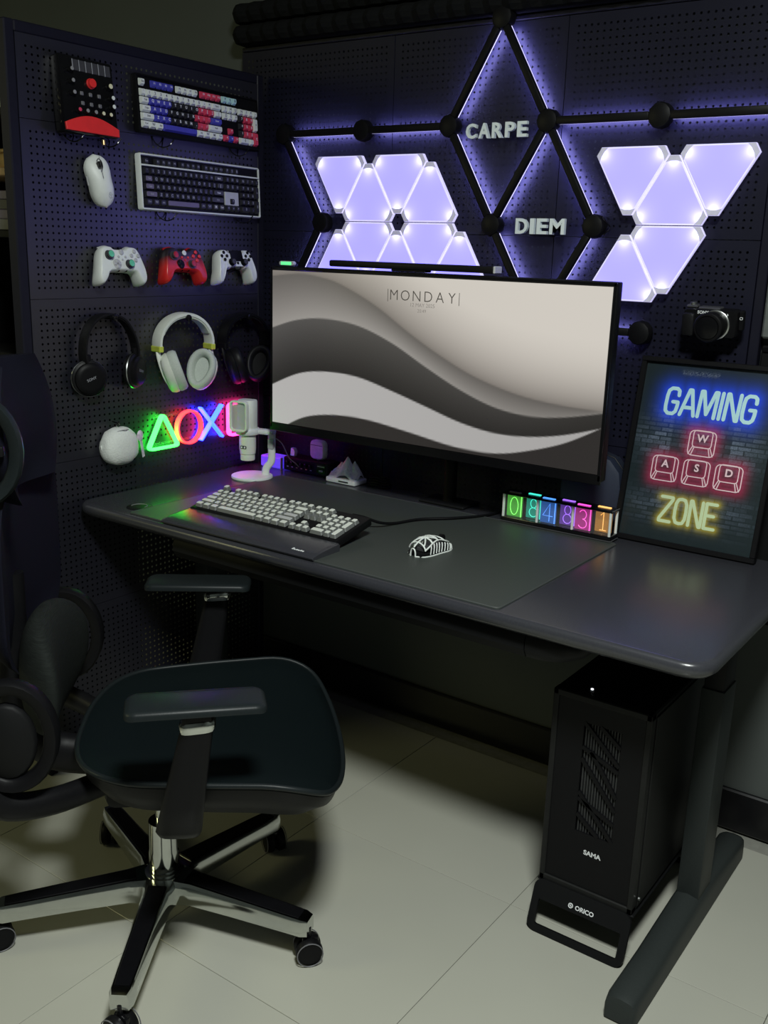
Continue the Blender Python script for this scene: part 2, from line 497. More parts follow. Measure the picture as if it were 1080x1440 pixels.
# triangle panels: diffuser luminance is brightest at the corner LEDs
def tri_mats():
    m = bpy.data.materials.new('violet_light_panel'); m.use_nodes = True
    nt = m.node_tree; bs = nt.nodes['Principled BSDF']
    a = nt.nodes.new('ShaderNodeVertexColor'); a.layer_name = 'print'
    nt.links.new(a.outputs['Color'], bs.inputs['Emission Color']); bs.inputs['Emission Strength'].default_value = 1.0
    bs.inputs['Base Color'].default_value = (0.1, 0.1, 0.12, 1); bs.inputs['Roughness'].default_value = 0.5
    return m
M['tri'] = tri_mats()
M['tricap'] = mat('frosted_corner_clip', (0.5, 0.5, 0.55), 0.4, emit=(0.5, 0.47, 0.75), estr=0.30)
M['triedge'] = mat('glowing_panel_rim', (0.5, 0.5, 0.55), 0.4, emit=(0.62, 0.58, 1.0), estr=0.85)
TS = 0.2
def tri_panel_meshes():
    s = TS - 0.004; Hh = s * math.sqrt(3) / 2
    corners = [Vector((-s / 2, -Hh / 3)), Vector((s / 2, -Hh / 3)), Vector((0, 2 * Hh / 3))]
    cut = 0.022
    poly = []
    for i in range(3):
        c = corners[i]; nx_ = corners[(i + 1) % 3]; pv = corners[i - 1]
        poly.append(c + (pv - c).normalized() * cut); poly.append(c + (nx_ - c).normalized() * cut)
    outline = [(p.x, p.y) for p in poly]
    # face: dense grid clipped inside the truncated triangle via barycentric subdivision of the hexagon fan
    n = 22
    bm = BM(); lay = bm.verts.layers.float_color.new('print')
    cen = Vector((0, 0))
    ring_in = [Vector(q[:2]) for q in poly_ring(outline, 0.0035, 0)]
    base = np.array((0.44, 0.40, 2.2))
    def colr(p):
        d = [(p - c * 0.80) for c in corners]
        e = 0
        for c, dd in zip(corners, d):
            ax = (-c).normalized(); al = dd.dot(ax); pe = dd.dot(Vector((-ax.y, ax.x)))
            e += math.exp(-((al / (0.016 if al < 0 else 0.020)) ** 2 + (pe / 0.013) ** 2)) * 1.2
            e += 0.16 * math.exp(-(dd.length / 0.040) ** 2)
        return base + e * np.array((0.95, 0.92, 0.75))
    m_ = len(ring_in)
    for k in range(m_):
        a, c = ring_in[k], ring_in[(k + 1) % m_]
        grid = {}
        for i in range(n + 1):
            for j in range(i + 1):
                p = cen.lerp(a.lerp(c, j / i if i else 0), i / n)
                v = bm.verts.new((p.x, p.y, 0.0125)); v[lay] = (*np.clip(colr(p), 0, 3), 1); grid[i, j] = v
        for i in range(n):
            for j in range(i + 1):
                bm.faces.new((grid[i, j], grid[i + 1, j], grid[i + 1, j + 1]))
                if j < i: bm.faces.new((grid[i, j], grid[i + 1, j + 1], grid[i, j + 1]))
    bmesh.ops.remove_doubles(bm, verts=bm.verts[:], dist=1e-6)
    me = bpy.data.meshes.new('panel_face'); bm.to_mesh(me); bm.free(); me.materials.append(M['tri'])
    b2 = BM(); loft(b2, outline, [(0.001, 0), (0, 0.002), (0, 0.011), (0.0015, 0.0125), (0.0036, 0.0124)])
    me2 = bpy.data.meshes.new('light_panel'); bmesh.ops.recalc_face_normals(b2, faces=b2.faces[:]); b2.to_mesh(me2); b2.free(); me2.materials.append(M['triedge'])
    b3 = BM()
    c = corners[2]; w = 0.022
    pl = [(c.x - w * .48, c.y - w * .90), (c.x + w * .48, c.y - w * .90), (c.x + w * .85, c.y - w * 1.55), (c.x + w * .30, c.y - w * 1.42), (c.x - w * .30, c.y - w * 1.42), (c.x - w * .85, c.y - w * 1.55)]
    loft(b3, pl, [(0, 0.0124), (0.0004, 0.0136)])
    me3 = bpy.data.meshes.new('corner_clip'); bmesh.ops.recalc_face_normals(b3, faces=b3.faces[:]); b3.to_mesh(me3); b3.free(); me3.materials.append(M['tricap'])
    return me2, me, me3
tm_body, tm_face, tm_clip = tri_panel_meshes()
def tri_cluster(label, tris):
    t = thing('triangle_light', label, 'wall light', (0, -0.006, 0), BW)
    H3 = TS * math.sqrt(3) / 2
    for (xm, zb, up) in tris:                 # centre x of the base edge, z of the base edge
        z = zb + (H3 / 3 if up else -H3 / 3)
        p = link_mesh('light_panel', tm_body, t, (xm, z, 0), (0, 0, 0 if up else PI))
        link_mesh('diffuser', tm_face, p, (0, 0, 0.0002))
        for k in range(3): link_mesh('corner_clip', tm_clip, p, (0, 0, 0), (0, 0, k * 2 * PI / 3))
    # connectors joining the panels to the board
    for k, (xm, zb, up) in enumerate(tris):
        z = zb + (H3 / 3 if up else -H3 / 3)
        if k == 0:
            bb_ = BM(); cyl(bb_, (0, 0, -0.0185), (0, 0, 0.0), 0.02, n=10); mp0 = obj('mount_pad', bb_, 'blackplastic', t, None, (xm, z, 0))
        else: share(mp0, t, (xm, z, 0))
    return t
XL, ZT, ZM = 0.196, 1.637, 1.463
tri_cluster('left cluster of glowing violet triangle panels above the monitor',
            [(XL + .1, ZT, False), (XL + .2, ZM, True), (XL + .3, ZT, False), (XL + .4, ZM, True),
             (XL + .1, ZM - .1735, True), (XL + .2, ZM, False), (XL + .3, ZM - .1735, True), (XL + .4, ZM, False), (XL + .5, ZM - .1735, True)])
XR = 1.048
tri_cluster('right cluster of five glowing violet triangle panels near the wall camera',
            [(XR + .1, ZT, False), (XR + .2, ZM, True), (XR + .3, ZT, False), (XR + .1, ZM - .1735, True), (XR + .2, ZM, False)])

# ------------------------------------------------------------------ wall letters
def wall_word(word, x0, x1, zc, hgt, widths):
    tot = sum(widths) + 0.24 * sum(widths) / len(widths) * (len(word) - 1)
    k = (x1 - x0) / tot; gap = 0.24 * sum(widths) / len(widths) * k; x = x0
    for i, (ch, w) in enumerate(zip(word, widths)):
        w *= k
        bm = BM(); text_bm(bm, ch, 1.0, 0.0, bold=0.03, depth=0.010, fit=(w, hgt))
        o = obj('letter', bm, 'letter', None, 30, (x + w / 2, -0.022, zc + i * 0.0), BW)
        pos = ('first', 'second', 'third', 'fourth', 'fifth')[i]
        tag(o, 'white raised letter %s, %s letter of the word %s' % (ch, pos, word), 'letter', 'letters of the word ' + word)
        x += w + gap
wall_word('CARPE', 0.708, 0.880, 1.683, 0.036, [.95, 1.0, .95, .85, .85])
wall_word('DIEM', 0.865, 0.998, 1.457, 0.037, [1.0, .35, .85, 1.2])

# ================================================================== THINGS ON THE LEFT PARTITION
# ------------------------------------------------------------------ keyboards
U = 0.0190
def layout():
    K = []   # x, row, w, h, legend
    def row(r, x, items):
        for it in items:
            if isinstance(it, (int, float)): x += it; continue
            s, w = it; K.append((x, r, w, 1, s)); x += w
    row(0, 0, [('Esc', 1), 1, ('F1', 1), ('F2', 1), ('F3', 1), ('F4', 1), .5, ('F5', 1), ('F6', 1), ('F7', 1), ('F8', 1), .5, ('F9', 1), ('F10', 1), ('F11', 1), ('F12', 1), .25, ('P', 1), ('S', 1), ('B', 1)])
    row(1.25, 0, [(c, 1) for c in '`1234567890-='] + [('Back', 2), .25, ('I', 1), ('H', 1), ('U', 1), .25, ('N', 1), ('/', 1), ('*', 1), ('-', 1)])
    row(2.25, 0, [('Tab', 1.5)] + [(c, 1) for c in 'QWERTYUIOP[]'] + [('|', 1.5), .25, ('D', 1), ('E', 1), ('V', 1), .25, ('7', 1), ('8', 1), ('9', 1)])
    row(3.25, 0, [('Caps', 1.75)] + [(c, 1) for c in "ASDFGHJKL;'"] + [('Enter', 2.25), 3.5, ('4', 1), ('5', 1), ('6', 1)])
    row(4.25, 0, [('Shift', 2.25)] + [(c, 1) for c in 'ZXCVBNM,./'] + [('Shift', 2.75), 1.25, ('^', 1), 1.25, ('1', 1), ('2', 1), ('3', 1)])
    row(5.25, 0, [('Ctrl', 1.25), ('W', 1.25), ('Alt', 1.25), ('', 6.25), ('Alt', 1.25), ('W', 1.25), ('M', 1.25), ('Ctrl', 1.25), .25, ('<', 1), ('v', 1), ('>', 1), .25, ('0', 2), ('.', 1)])
    K.append((21.5, 2.25, 1, 2, '+')); K.append((21.5, 4.25, 1, 2, 'E'))
    return K
LAY = layout()
_cap = {}
def cap_mesh(w, h, legend, mats, hgt=0.0085, lscale=1.0):
    key = (w, h, legend, tuple(m.name for m in mats), hgt)
    if key in _cap: return _cap[key]
    bm = BM()
    W = w * U - 0.0016; H = h * U - 0.0016; ins = 0.0030
    bot = rrect(W, H, 0.0016, 1); top = rrect(W - 2 * ins, H - 2 * ins * .9, 0.0018, 1, 0, 0.0008)
    rr = [[(x, y, 0) for x, y in bot], [(x, y, hgt * .93) for x, y in top], [(x * .95, y * .95 , hgt) for x, y in top]]
    rings(bm, rr)
    bm.faces.ensure_lookup_table()
    for f in bm.faces:
        f.material_index = 0 if max(v.co.z for v in f.verts) > hgt * .95 else 1
    if legend and len(mats) > 2:
        n = len(legend); sz = 0.0095 if n == 1 else (0.0066 if n < 4 else 0.0062)
        text_bm(bm, legend, sz * lscale, hgt + 0.00015, bold=0.02, off=(0, 0.0008), mi=2)
    me = bpy.data.meshes.new('keycap')
    bm.to_mesh(me); bm.free()
    for m in mats: me.materials.append(m)
    _cap[key] = me
    return me

def keyboard_caps(parent, z, style, hgt=0.0085):
    for (x, r, w, h, s) in LAY:
        px = (x + w / 2 - 11.25) * U; py = (3.125 - r - h / 2) * U
        ms, hh = style(x, r, w, h, s)
        if ms is None: continue
        link_mesh('keycap', cap_mesh(w, h, s, ms, hh), parent, (px, py, z))

def st_colour(x, r, w, h, s):
    white = [M['white'], M['white'], M['inkdark']]; blue = [M['keyblue'], M['keyblue'], M['inkwhite']]
    red = [M['keyred'], M['keyred'], M['inkwhite']]; blk = [M['keyblack'], M['keyblack'], M['inkwhite']]; teal = [M['keyteal'], M['keyteal'], M['inkdark']]
    if r == 0:
        if x == 0: k = white
        elif x < 6: k = blue
        elif x < 10.9: k = white
        elif x < 15.1: k = red
        else: k = teal
    elif x >= 18.4:
        if r == 1.25 or s == '+' : k = white
        elif s == 'E': k = red
        elif r == 5.25: k = white
        else: k = blk if x < 19.4 else red
    elif x >= 15.2:
        k = red if s in '^<>' and s else (blue if s == 'v' else white)
    elif r == 1.25: k = white
    elif s == '' or s == 'Enter': k = blue
    elif w > 1: k = white
    else: k = blue if x < 4.6 else (blk if x < 9.3 + (4.25 - r) * .3 else red)
    return k, 0.0085
def st_black(x, r, w, h, s):
    k = [M['keyblack'], M['keyblack'], M['inkgrey']]
    if s == '' or s in ('Tab', 'Caps', 'Shift'): k = [M['keypurple'] if x < 8 else M['darkgrey'], M['keyblack'], M['inkgrey']]
    elif x > 12 and x < 15 and w > 1: k = [M['darkgrey'], M['keyblack'], M['inkwhite']]
    return k, 0.0085
def st_desk(x, r, w, h, s):
    if x >= 15.2 and x < 18.3 and 2 < r < 3: return [M['keyside'], M['keyside']], 0.0095
    if s in ('Ctrl', 'Alt', 'W', 'M', '') and r == 5.25 and x < 15: return [M['keytop'], M['keyside']], 0.0095
    if s in ('Enter', 'Shift') and x > 10: return [M['greywhite'], M['keyside']], 0.0095
    return [M['keytop'], M['keyside']], (0.0125 if r == 0 and x == 0 else 0.0095)

def kb_wall(name, label, loc, casem, style, tilt=(0, 0, 0), white_trim=False):
    t = thing(name, label, 'keyboard', loc, LW)
    t.rotation_euler = (Matrix(((0, 0, 1), (1, 0, 0), (0, 1, 0))) @ Euler(tilt).to_matrix()).to_euler()
    b = BM(); loft(b, rrect(0.446, 0.140, 0.006, 3), [(0.003, 0), (0, 0.004), (0, 0.018), (0.0022, 0.0215), (0.0045, 0.0215), (0.0052, 0.017)]); obj('case', b, casem, t)
    if white_trim:
        b = BM(); box(b, (0, -0.0, 0.0172), (0.434, 0.128, 0.001)); obj('key_plate', b, 'blackplastic', t, None)
        b = BM(); box(b, (0, 0.0405, 0.0195), (0.438, 0.004, 0.009), bev=0.001, seg=1); obj('trim_bar', b, 'white', t, None)
        b = BM(); box(b, ((16.75 - 11.25) * U, (3.125 - 4.35) * U, 0.0188), (0.054, 0.036, 0.006), bev=0.001, seg=1); obj('arrow_surround', b, 'greywhite', t, None)
    keyboard_caps(t, 0.0185, style)
    return t
kb_wall('keyboard', 'black wall keyboard with blue, white and red keycaps', (0.016, -0.286, 1.7225), 'blackplastic', st_colour, (-0.09, 0, -0.018))
kb_wall('keyboard', 'white-framed wall keyboard with black keycaps', (0.016, -0.282, 1.5375), 'white', st_black, (-0.06, 0, -0.008), True)

# wire hooks carrying the keyboards and the mixer
hk = BM()
tube(hk, catmull([(-0.02, 0.010, 0), (-0.012, -0.006, 0.004), (0, -0.016, 0.016), (0.006, -0.012, 0.036), (0.018, 0.004, 0.042)], 5), 0.0016, 6)
tube(hk, catmull([(0.02, 0.010, 0), (0.012, -0.006, 0.004), (0, -0.016, 0.016)], 5), 0.0016, 6)
hk0 = None
for (yy, zz, lab) in ((-0.425, 1.645, 'black wire hook under the spacebar of the colourful keyboard'), (-0.145, 1.648, 'black wire hook under the right end of the colourful keyboard'),
                      (-0.42, 1.463, 'black wire hook under the left half of the white keyboard'), (-0.13, 1.468, 'black wire hook under the right half of the white keyboard'),
                      (-0.705, 1.632, 'black wire hook under the left corner of the mixer'), (-0.598, 1.630, 'black wire hook under the right corner of the mixer')):
    if hk0 is None: hk0 = o = obj('wall_hook', hk, 'blackgloss', None, 40)
    else: o = hk0.copy(); COL.objects.link(o)
    o.location = (0.015, yy, zz); o.rotation_euler = LW; tag(o, lab, 'hook', 'wire hooks on the pegboard')

# ------------------------------------------------------------------ mixer
t = thing('audio_mixer', 'black mixer with small knobs and a red curved front panel', 'mixer', (0.016, -0.668, 1.713), LW)
t.rotation_euler = (Matrix(((0, 0, 1), (1, 0, 0), (0, 1, 0))) @ Euler((-0.14, 0, -0.02)).to_matrix()).to_euler()
b = BM(); loft(b, rrect(0.155, 0.172, 0.006, 3), [(0.002, 0), (0, 0.003), (0, 0.034), (0.002, 0.037)]); obj('body', b, 'blackgloss', t)
arc = [(-0.0765, -0.083), (-0.0775, -0.066)] + [(-0.0775 + 0.155 * i / 14, -0.066 + 0.021 * math.sin(PI * i / 14)) for i in range(15)][1:-1] + [(0.0775, -0.066), (0.0765, -0.083)]
b = BM(); loft(b, arc[::-1], [(0, 0.036), (0, 0.040), (0.001, 0.041)]); obj('front_panel', b, 'redbright', t)
def knob(parent, x, y, z, r, h, m, name='knob'):
    b = BM(); lathe(b, [(r * 1.1, 0), (r * 1.1, h * .3), (r, h * .35), (r * .92, h), (r * .7, h * 1.02)], 14); return obj(name, b, m, parent, 40, (x, y, z))
knob(t, 0.008, 0.030, 0.037, 0.011, 0.010, 'redbright', 'dial')
for k, (x, y, r, m) in enumerate([(-.050, .053, .0055, 'greyknob'), (-.050, .027, .0055, 'greyknob'), (-.050, .001, .0055, 'greyknob'),
        (-.040, -.036, .0055, 'keyred'), (-.018, -.036, .0055, 'greyknob'), (.006, -.036, .0055, 'greyknob'), (.028, -.036, .0055, 'creamknob'), (.050, -.036, .0055, 'creamknob'),
        (.058, .030, .007, 'creamknob'), (.062, .004, .006, 'white'), (.062, -.016, .006, 'white')]):
    kk = knob(t, x, y, 0.037, r, 0.012, 'blackplastic')
    b = BM(); lathe(b, [(r * .8, 0), (r * .8, 0.0015), (r * .4, .002)], 12); obj('knob_cap', b, m, kk, 40, (0, 0, 0.012))
for j in range(2):
    for i in range(3):
        b = BM(); box(b, (-0.022 + i * 0.025, 0.004 - j * 0.022, 0.039), (0.009, 0.009, 0.004), bev=0.0012, seg=1); obj('pad', b, 'midgrey', t)
for i in range(6):
    b = BM(); box(b, (-0.030 + i * 0.0185, 0.066, 0.0378), (0.014, 0.024, 0.0012)); f_ = obj('fader_strip', b, 'darkgrey', t, None)
    b = BM(); box(b, (-0.0385 + i * 0.0185, 0.066, 0.0380), (0.0016, 0.025, 0.0014)); obj('fader_line', b, 'inkgrey', f_, None)
b = BM(); cyl(b, (0.044, -0.089, 0.018), (0.044, -0.101, 0.018), 0.0045, n=12); obj('jack_plug', b, 'gold', t)

# ------------------------------------------------------------------ mouse hung on the board
def mouse_shell(bm, L, W, H, mtx=None, top_only=True):
    rr = []
    n = 18; m = 16
    for i in range(n + 1):
        t_ = i / n; y = -L / 2 + L * t_
        w = W / 2 * (1 - abs(2 * t_ - 1) ** 3.2) ** .5 * (1 - .06 * math.sin(PI * 2 * t_)) * (1 - 0.10 * math.exp(-((t_ - .55) / .18) ** 2))
        hh = H * (math.sin(PI * min(1, (t_ * .92 + .06))) ** .6) * (1.0 - 0.35 * t_)
        w = max(w, .0008)
        rr.append([(w * math.cos(PI * j / m), y, hh * math.sin(PI * j / m) ** .65) for j in range(m + 1)])
    return rr
t = thing('wireless_mouse', 'white wireless mouse hung tilted beside the white keyboard', 'mouse', (0.030, -0.632, 1.5315), LW)
t.rotation_euler = (Matrix(((0, 0, 1), (1, 0, 0), (0, 1, 0))) @ Euler((0.0, -0.30, 0.24)).to_matrix()).to_euler()
b = BM(); rings(b, mouse_shell(b, 0.126, 0.064, 0.040)); obj('shell', b, 'white', t, 50)
b = BM(); sweep(b, [(0.030 * math.cos(a) * .0 , y) for a, y in ((0, .008), (0, .058))], 0.0006, 0.0004, mtx=Matrix.Translation((0, 0, 0.0365))); obj('button_split', b, 'midgrey', t)
b = BM(); cyl(b, (-.004, 0.040, 0.0295), (.004, 0.040, 0.0295), 0.0075, n=16); obj('scroll_wheel', b, 'blackplastic', t)
b = BM(); tube(b, catmull([(-.006, .048, .0305), (0, .053, .0295), (.0055, .046, .031), (.005, .034, .0335), (.0, .027, .035)], 5), 0.0011, 6); obj('wheel_surround', b, 'inkdark', t)
b = BM(); box(b, (-0.012, -0.030, -0.014), (0.045, 0.018, 0.028), bev=0.003, seg=1); obj('hanger', b, 'blackplastic', t)
b = BM(); box(b, (-0.0325, 0.006, 0.012), (0.003, 0.022, 0.006), bev=0.001, seg=1); obj('side_button', b, 'greywhite', t)
b = BM(); text_bm(b, 'G', 0.012, 0.0); obj('logo', b, 'inkgrey', t, None, (0.008, -0.030, 0.0385), (-0.25, 0.15, 0))

# ------------------------------------------------------------------ game controllers
XB = [(0, 3.3), (1.8, 3.35), (2.6, 3.9), (4.0, 4.05), (5.3, 3.7), (6.2, 2.4), (6.9, 0.2), (7.5, -2.4), (7.6, -4.2), (6.9, -5.3), (5.9, -5.2), (5.0, -4.1), (4.2, -2.7), (3.3, -2.35), (1.6, -2.2), (0, -2.2)]
PS = [(0, 2.6), (2.6, 2.6), (3.1, 3.15), (4.4, 3.4), (5.7, 3.1), (6.5, 2.0), (7.1, -.2), (7.7, -3.0), (7.8, -4.8), (7.0, -5.9), (5.9, -5.7), (5.1, -4.2), (4.5, -2.6), (3.8, -2.0), (2.9, -2.1), (2.3, -1.6), (1.2, -1.35), (0, -1.35)]
def smooth_half(h, k=3):
    c = [(v.x, v.y) for v in catmull([(x / 100, y / 100, 0) for x, y in h], k)]
    c[0] = (0, c[0][1]); c[-1] = (0, c[-1][1]); return c
def controller(label, loc, outline, bodym, kind, stick, but, tilt=(0, 0, 0), extra=None):
    t = thing('game_controller', label, 'controller', loc, LW)
    t.rotation_euler = (Matrix(((0, 0, 1), (1, 0, 0), (0, 1, 0))) @ Euler(tilt).to_matrix()).to_euler()
    out = mirror_outline(smooth_half(outline))
    b = BM(); vs_ = loft(b, out, [(0.0050, -0.022), (0.0025, -0.017), (0.0004, -0.008), (0, 0.0), (0.0008, 0.006), (0.0025, 0.011), (0.0045, 0.0135), (0.0060, 0.014)])
    for v in b.verts:       # grips swell backwards, face tips away towards the handles
        g = max(0, -v.co.y - 0.01) / 0.045
        if v.co.z < 0: v.co.z *= 1 + .5 * g
        v.co.z -= 0.010 * g * g
    b.normal_update()
    bmesh.ops.triangulate(b, faces=[f for f in b.faces if len(f.verts) > 4], ngon_method='EAR_CLIP')
    obj('body', b, bodym, t, 60)
    def stick_(x, y, r=.0095):
        b = BM(); lathe(b, [(r * 1.25, 0), (r * 1.25, .002), (r * .6, .003), (r * .6, .007), (r, .008), (r, .012), (r * .8, .0125), (r * .7, .011)], 18)
        o = obj('thumbstick', b, 'darkgrey' if stick != 'darkgrey' else 'blackplastic', t, 40, (x, y, .0125))
        b = BM(); lathe(b, [(r * .86, 0.0), (r * .86, .0015), (r * .5, .002)], 16); obj('stick_top', b, stick, o, 40, (0, 0, .0115))
    def disc(x, y, r, m, name='button', h=.003):
        b = BM(); lathe(b, [(r, 0), (r, h * .7), (r * .8, h)], 14); return obj(name, b, m, t, 40, (x, y, .0138))
    if kind == 'x':
        stick_(-.040, .016); stick_(.019, -.006)
        b = BM(); box(b, (0, 0, .0015), (.022, .0072, .003), bev=.001, seg=1); box(b, (0, 0, .0015), (.0072, .022, .003), bev=.001, seg=1); lathe(b, [(.0125, -.001), (.0125, .0006), (.011, .001)], 18)
        obj('d_pad', b, but[0], t, 30, (-.019, -.006, .0138))
        for dx, dy in ((0, .011), (0, -.011), (.011, 0), (-.011, 0)): disc(.042 + dx, .016 + dy, .0052, but[1])
        disc(0, .024, .007, but[2], 'guide_button')
        for dx in (-.011, .011): disc(dx, .012, .0032, but[1], 'menu_button', .002)
        disc(0, .005, .0026, but[1], 'share_button', .002)
        for s in (-1, 1):
            b = BM(); tube(b, catmull([(s * .022, .034, 0), (s * .036, .039, -.003), (s * .052, .036, -.010)], 4), .0055, 8); obj('bumper', b, but[3], t, 50)
    else:
        stick_(-.024, -.004, .0088); stick_(.024, -.004, .0088)
        b = BM(); loft(b, rrect(.048, .030, .003, 3), [(0, .012), (0, .0155), (.001, .016)]); obj('touchpad', b, 'blackplastic', t, 40, (0, .014, 0))
        for s in (-1, 1):
            for dx, dy in ((0, .010), (0, -.010), (.010, 0), (-.010, 0)): disc(s * .048 + dx, .014 + dy, .0045, but[0])
            b = BM(); box(b, (s * .030, .026, .0145), (.003, .007, .002), bev=.0008, seg=1); obj('menu_button', b, 'greywhite', t)
        disc(0, -.006, .0038, but[0], 'guide_button')
    b = BM(); tube(b, [(-.012, -.019, -.02), (-.012, -.022, .006), (-.012, -.014, .012)], .0016, 6); tube(b, [(.012, -.019, -.02), (.012, -.022, .006), (.012, -.014, .012)], .0016, 6)
    tube(b, [(-.012, -.019, -.036), (-.012, -.019, -.02)], .0016, 6); tube(b, [(.012, -.019, -.036), (.012, -.019, -.02)], .0016, 6); obj('hanger', b, 'blackgloss', t)
    return t
# red-to-black faded shell of the second controller
def fade_mat():
    m = mat('red_black_faded_plastic', (0.4, 0.012, 0.014), 0.32, var=0.03)
    nt = m.node_tree; bs = nt.nodes['Principled BSDF']
    tc = nt.nodes.new('ShaderNodeTexCoord'); sp = nt.nodes.new('ShaderNodeSeparateXYZ'); nt.links.new(tc.outputs['Object'], sp.inputs[0])
    rp = nt.nodes.new('ShaderNodeValToRGB'); mr = nt.nodes.new('ShaderNodeMapRange'); mr.inputs[1].default_value = -0.05; mr.inputs[2].default_value = 0.04
    nt.links.new(sp.outputs['Y'], mr.inputs[0]); nt.links.new(mr.outputs[0], rp.inputs[0])
    rp.color_ramp.elements[0].position = 0.42; rp.color_ramp.elements[0].color = (0.62, 0.022, 0.018, 1); rp.color_ramp.elements[1].position = 0.74; rp.color_ramp.elements[1].color = (0.018, 0.012, 0.016, 1)
    nt.links.new(rp.outputs[0], bs.inputs['Base Color']); return m
M['fade'] = fade_mat()
controller('white game controller with mint green thumbsticks on the pegboard', (0.043, -0.588, 1.337), XB, 'white', 'x', 'green', ('greywhite', 'greywhite', 'greywhite', 'greywhite'), (-.30, 0, -.02))
controller('red game controller fading to black at the top', (0.043, -0.374, 1.338), XB, 'fade', 'x', 'red', ('blackplastic', 'redbright', 'inkwhite', 'red'), (-.30, 0, -.02))
controller('pale game controller with black touchpad, rightmost of the three controllers', (0.043, -0.176, 1.342), PS, 'white', 'p', 'darkgrey', ('blackplastic',) * 4, (-.30, 0, 0))

# ------------------------------------------------------------------ headphones
def headphones_flat():
    t = thing('headphones', 'black on-ear headphones with round cups and silver rims', 'headphones', (0.040, -0.625, 1.107), LW)
    path = [(-.080, -.020), (-.086, .010), (-.078, .055), (-.050, .092), (-.006, .104), (.040, .090), (.070, .050), (.082, .008), (.080, -.015)]
    pts = [(v.x, v.y) for v in catmull([(x, y, 0) for x, y in path], 5)]
    b = BM(); sweep(b, pts, .015, .0035, bev=.3); obj('headband', b, 'blackcush', t, 40)
    b = BM(); sweep(b, pts[6:-6], .0125, .0022, bev=.3, mtx=Matrix.Translation((0, -.005, 0))); obj('band_padding', b, 'blackplastic', t, 40)
    for s, (x, y), ry in ((-1, (-.076, -.052), -0.35), (1, (.076, -.044), 0.40)):
        m_ = (x, y, .012)
        b = BM(); lathe(b, [(.030, -.022), (.043, -.020), (.046, -.012), (.045, -.004), (.040, -.001), (.036, 0)], 28); c = obj('ear_cup', b, 'blackcush', t, 40, m_, (0, ry, 0))
        b = BM(); lathe(b, [(.0455, -.011), (.0468, -.009), (.0455, -.007)], 28); obj('silver_rim', b, 'satin', c, 40)
        b = BM(); lathe(b, [(.040, -.003), (.039, .006), (.034, .010), (.026, .011)], 28); obj('cup_shell', b, 'blackplastic', c, 40)
        b = BM(); text_bm(b, 'SONY', .0095, .0113, bold=.01); obj('logo', b, 'inkgrey', c, None, None, (0, 0, .35 if s < 0 else -.3))
        b = BM(); box(b, (x - s * .0, y + .045, .004), (.016, .030, .012), bev=.004, seg=2); obj('yoke', b, 'blackplastic', t)
    b = BM(); cyl(b, (0, .096, -.026), (0, .096, .024), .005, n=10); lathe(b, [(.009, .022), (.009, .026), (.006, .027)], 12, Matrix.Translation((0, .096, 0))); obj('hook_peg', b, 'blackgloss', t)
headphones_flat()

def headset(label, loc, shell, cush, collar, scale=1.0, turn=0.0, ink=None):
    t = thing('gaming_headset', label, 'headset', loc, LW); t.scale = (scale * .91, scale, scale)
    t.rotation_euler = (Matrix(((0, 0, 1), (1, 0, 0), (0, 1, 0))) @ Euler((0, turn, 0)).to_matrix()).to_euler()
    pts = [(.092 * math.cos(a) * (1 - .0 * math.sin(a)), .030 + .078 * math.sin(a)) for a in np.linspace(-0.02 * PI, 1.02 * PI, 30)]
    b = BM(); sweep(b, pts, .020, .0055, bev=.35); obj('headband', b, shell, t, 40)
    b = BM(); sweep(b, [(x * .935, .030 + (y - .030) * .92) for x, y in pts[4:-4]], .017, .003, bev=.35); obj('band_padding', b, cush, t, 40)
    for s in (-1, 1):
        b = BM(); box(b, (s * .0915, .020, 0), (.015, .016, .042), bev=.002, seg=1); obj('collar', b, collar, t)
        b = BM(); tube(b, catmull([(s * .093, .012, .004), (s * .092, -.010, .010), (s * .080, -.050, .016), (s * .060, -.082, .020)], 5), .0075, 10, flat=.6); obj('yoke', b, shell, t, 50)
        # cups: leaf-shaped, cushions turned in and forward
        m_ = Matrix.Translation((s * .052, -.042, .016)) @ Matrix.Rotation(-s * math.radians(24), 4, 'Z') @ Matrix.Rotation(-s * math.radians(58), 4, 'Y')
        oval = [(.041 * math.cos(a) * (1 + .10 * math.sin(a)), .056 * math.sin(a)) for a in np.linspace(0, 2 * PI, 28, endpoint=False)]
        b = BM(); loft(b, oval, [(.016, -.026), (.006, -.022), (.001, -.012), (0, -.002), (.002, 0)], m_); c = obj('ear_cup', b, shell, t, 50)
        b = BM()
        rr = [poly_ring(oval, i, z) for i, z in ((.002, 0), (-.001, .008), (.000, .020), (.005, .027), (.012, .027), (.018, .018), (.020, .004))]
        v = rings(b, rr); xf(b, v, m_); obj('ear_cushion', b, cush, c, 60)
        if ink:
            b = BM(); text_bm(b, 'LIGHTSPEED', .008, 0, bold=.01); m2 = Matrix.Translation((s * .0905, -.030, .0215)) @ Matrix.Rotation(-1.25 if s < 0 else 1.25, 4, 'Z'); xf(b, b.verts[:], m2); obj('lettering', b, ink, c, None)
    b = BM(); cyl(b, (0, .100, -.034), (0, .100, .026), .005, n=10); lathe(b, [(.009, .024), (.009, .028), (.006, .029)], 12, Matrix.Translation((0, .100, 0))); obj('hook_peg', b, 'blackgloss', t)
    return t
headset('pale grey gaming headset with lime collars hanging on the pegboard', (0.048, -0.380, 1.093), 'whitewarm', 'cushion', 'lime', 1.02, -0.15, 'inkdark')
headset('black headset hanging in the dark beside the monitor', (0.048, -0.142, 1.090), 'blackplastic', 'blackcush', 'blackplastic', .98, -0.1)

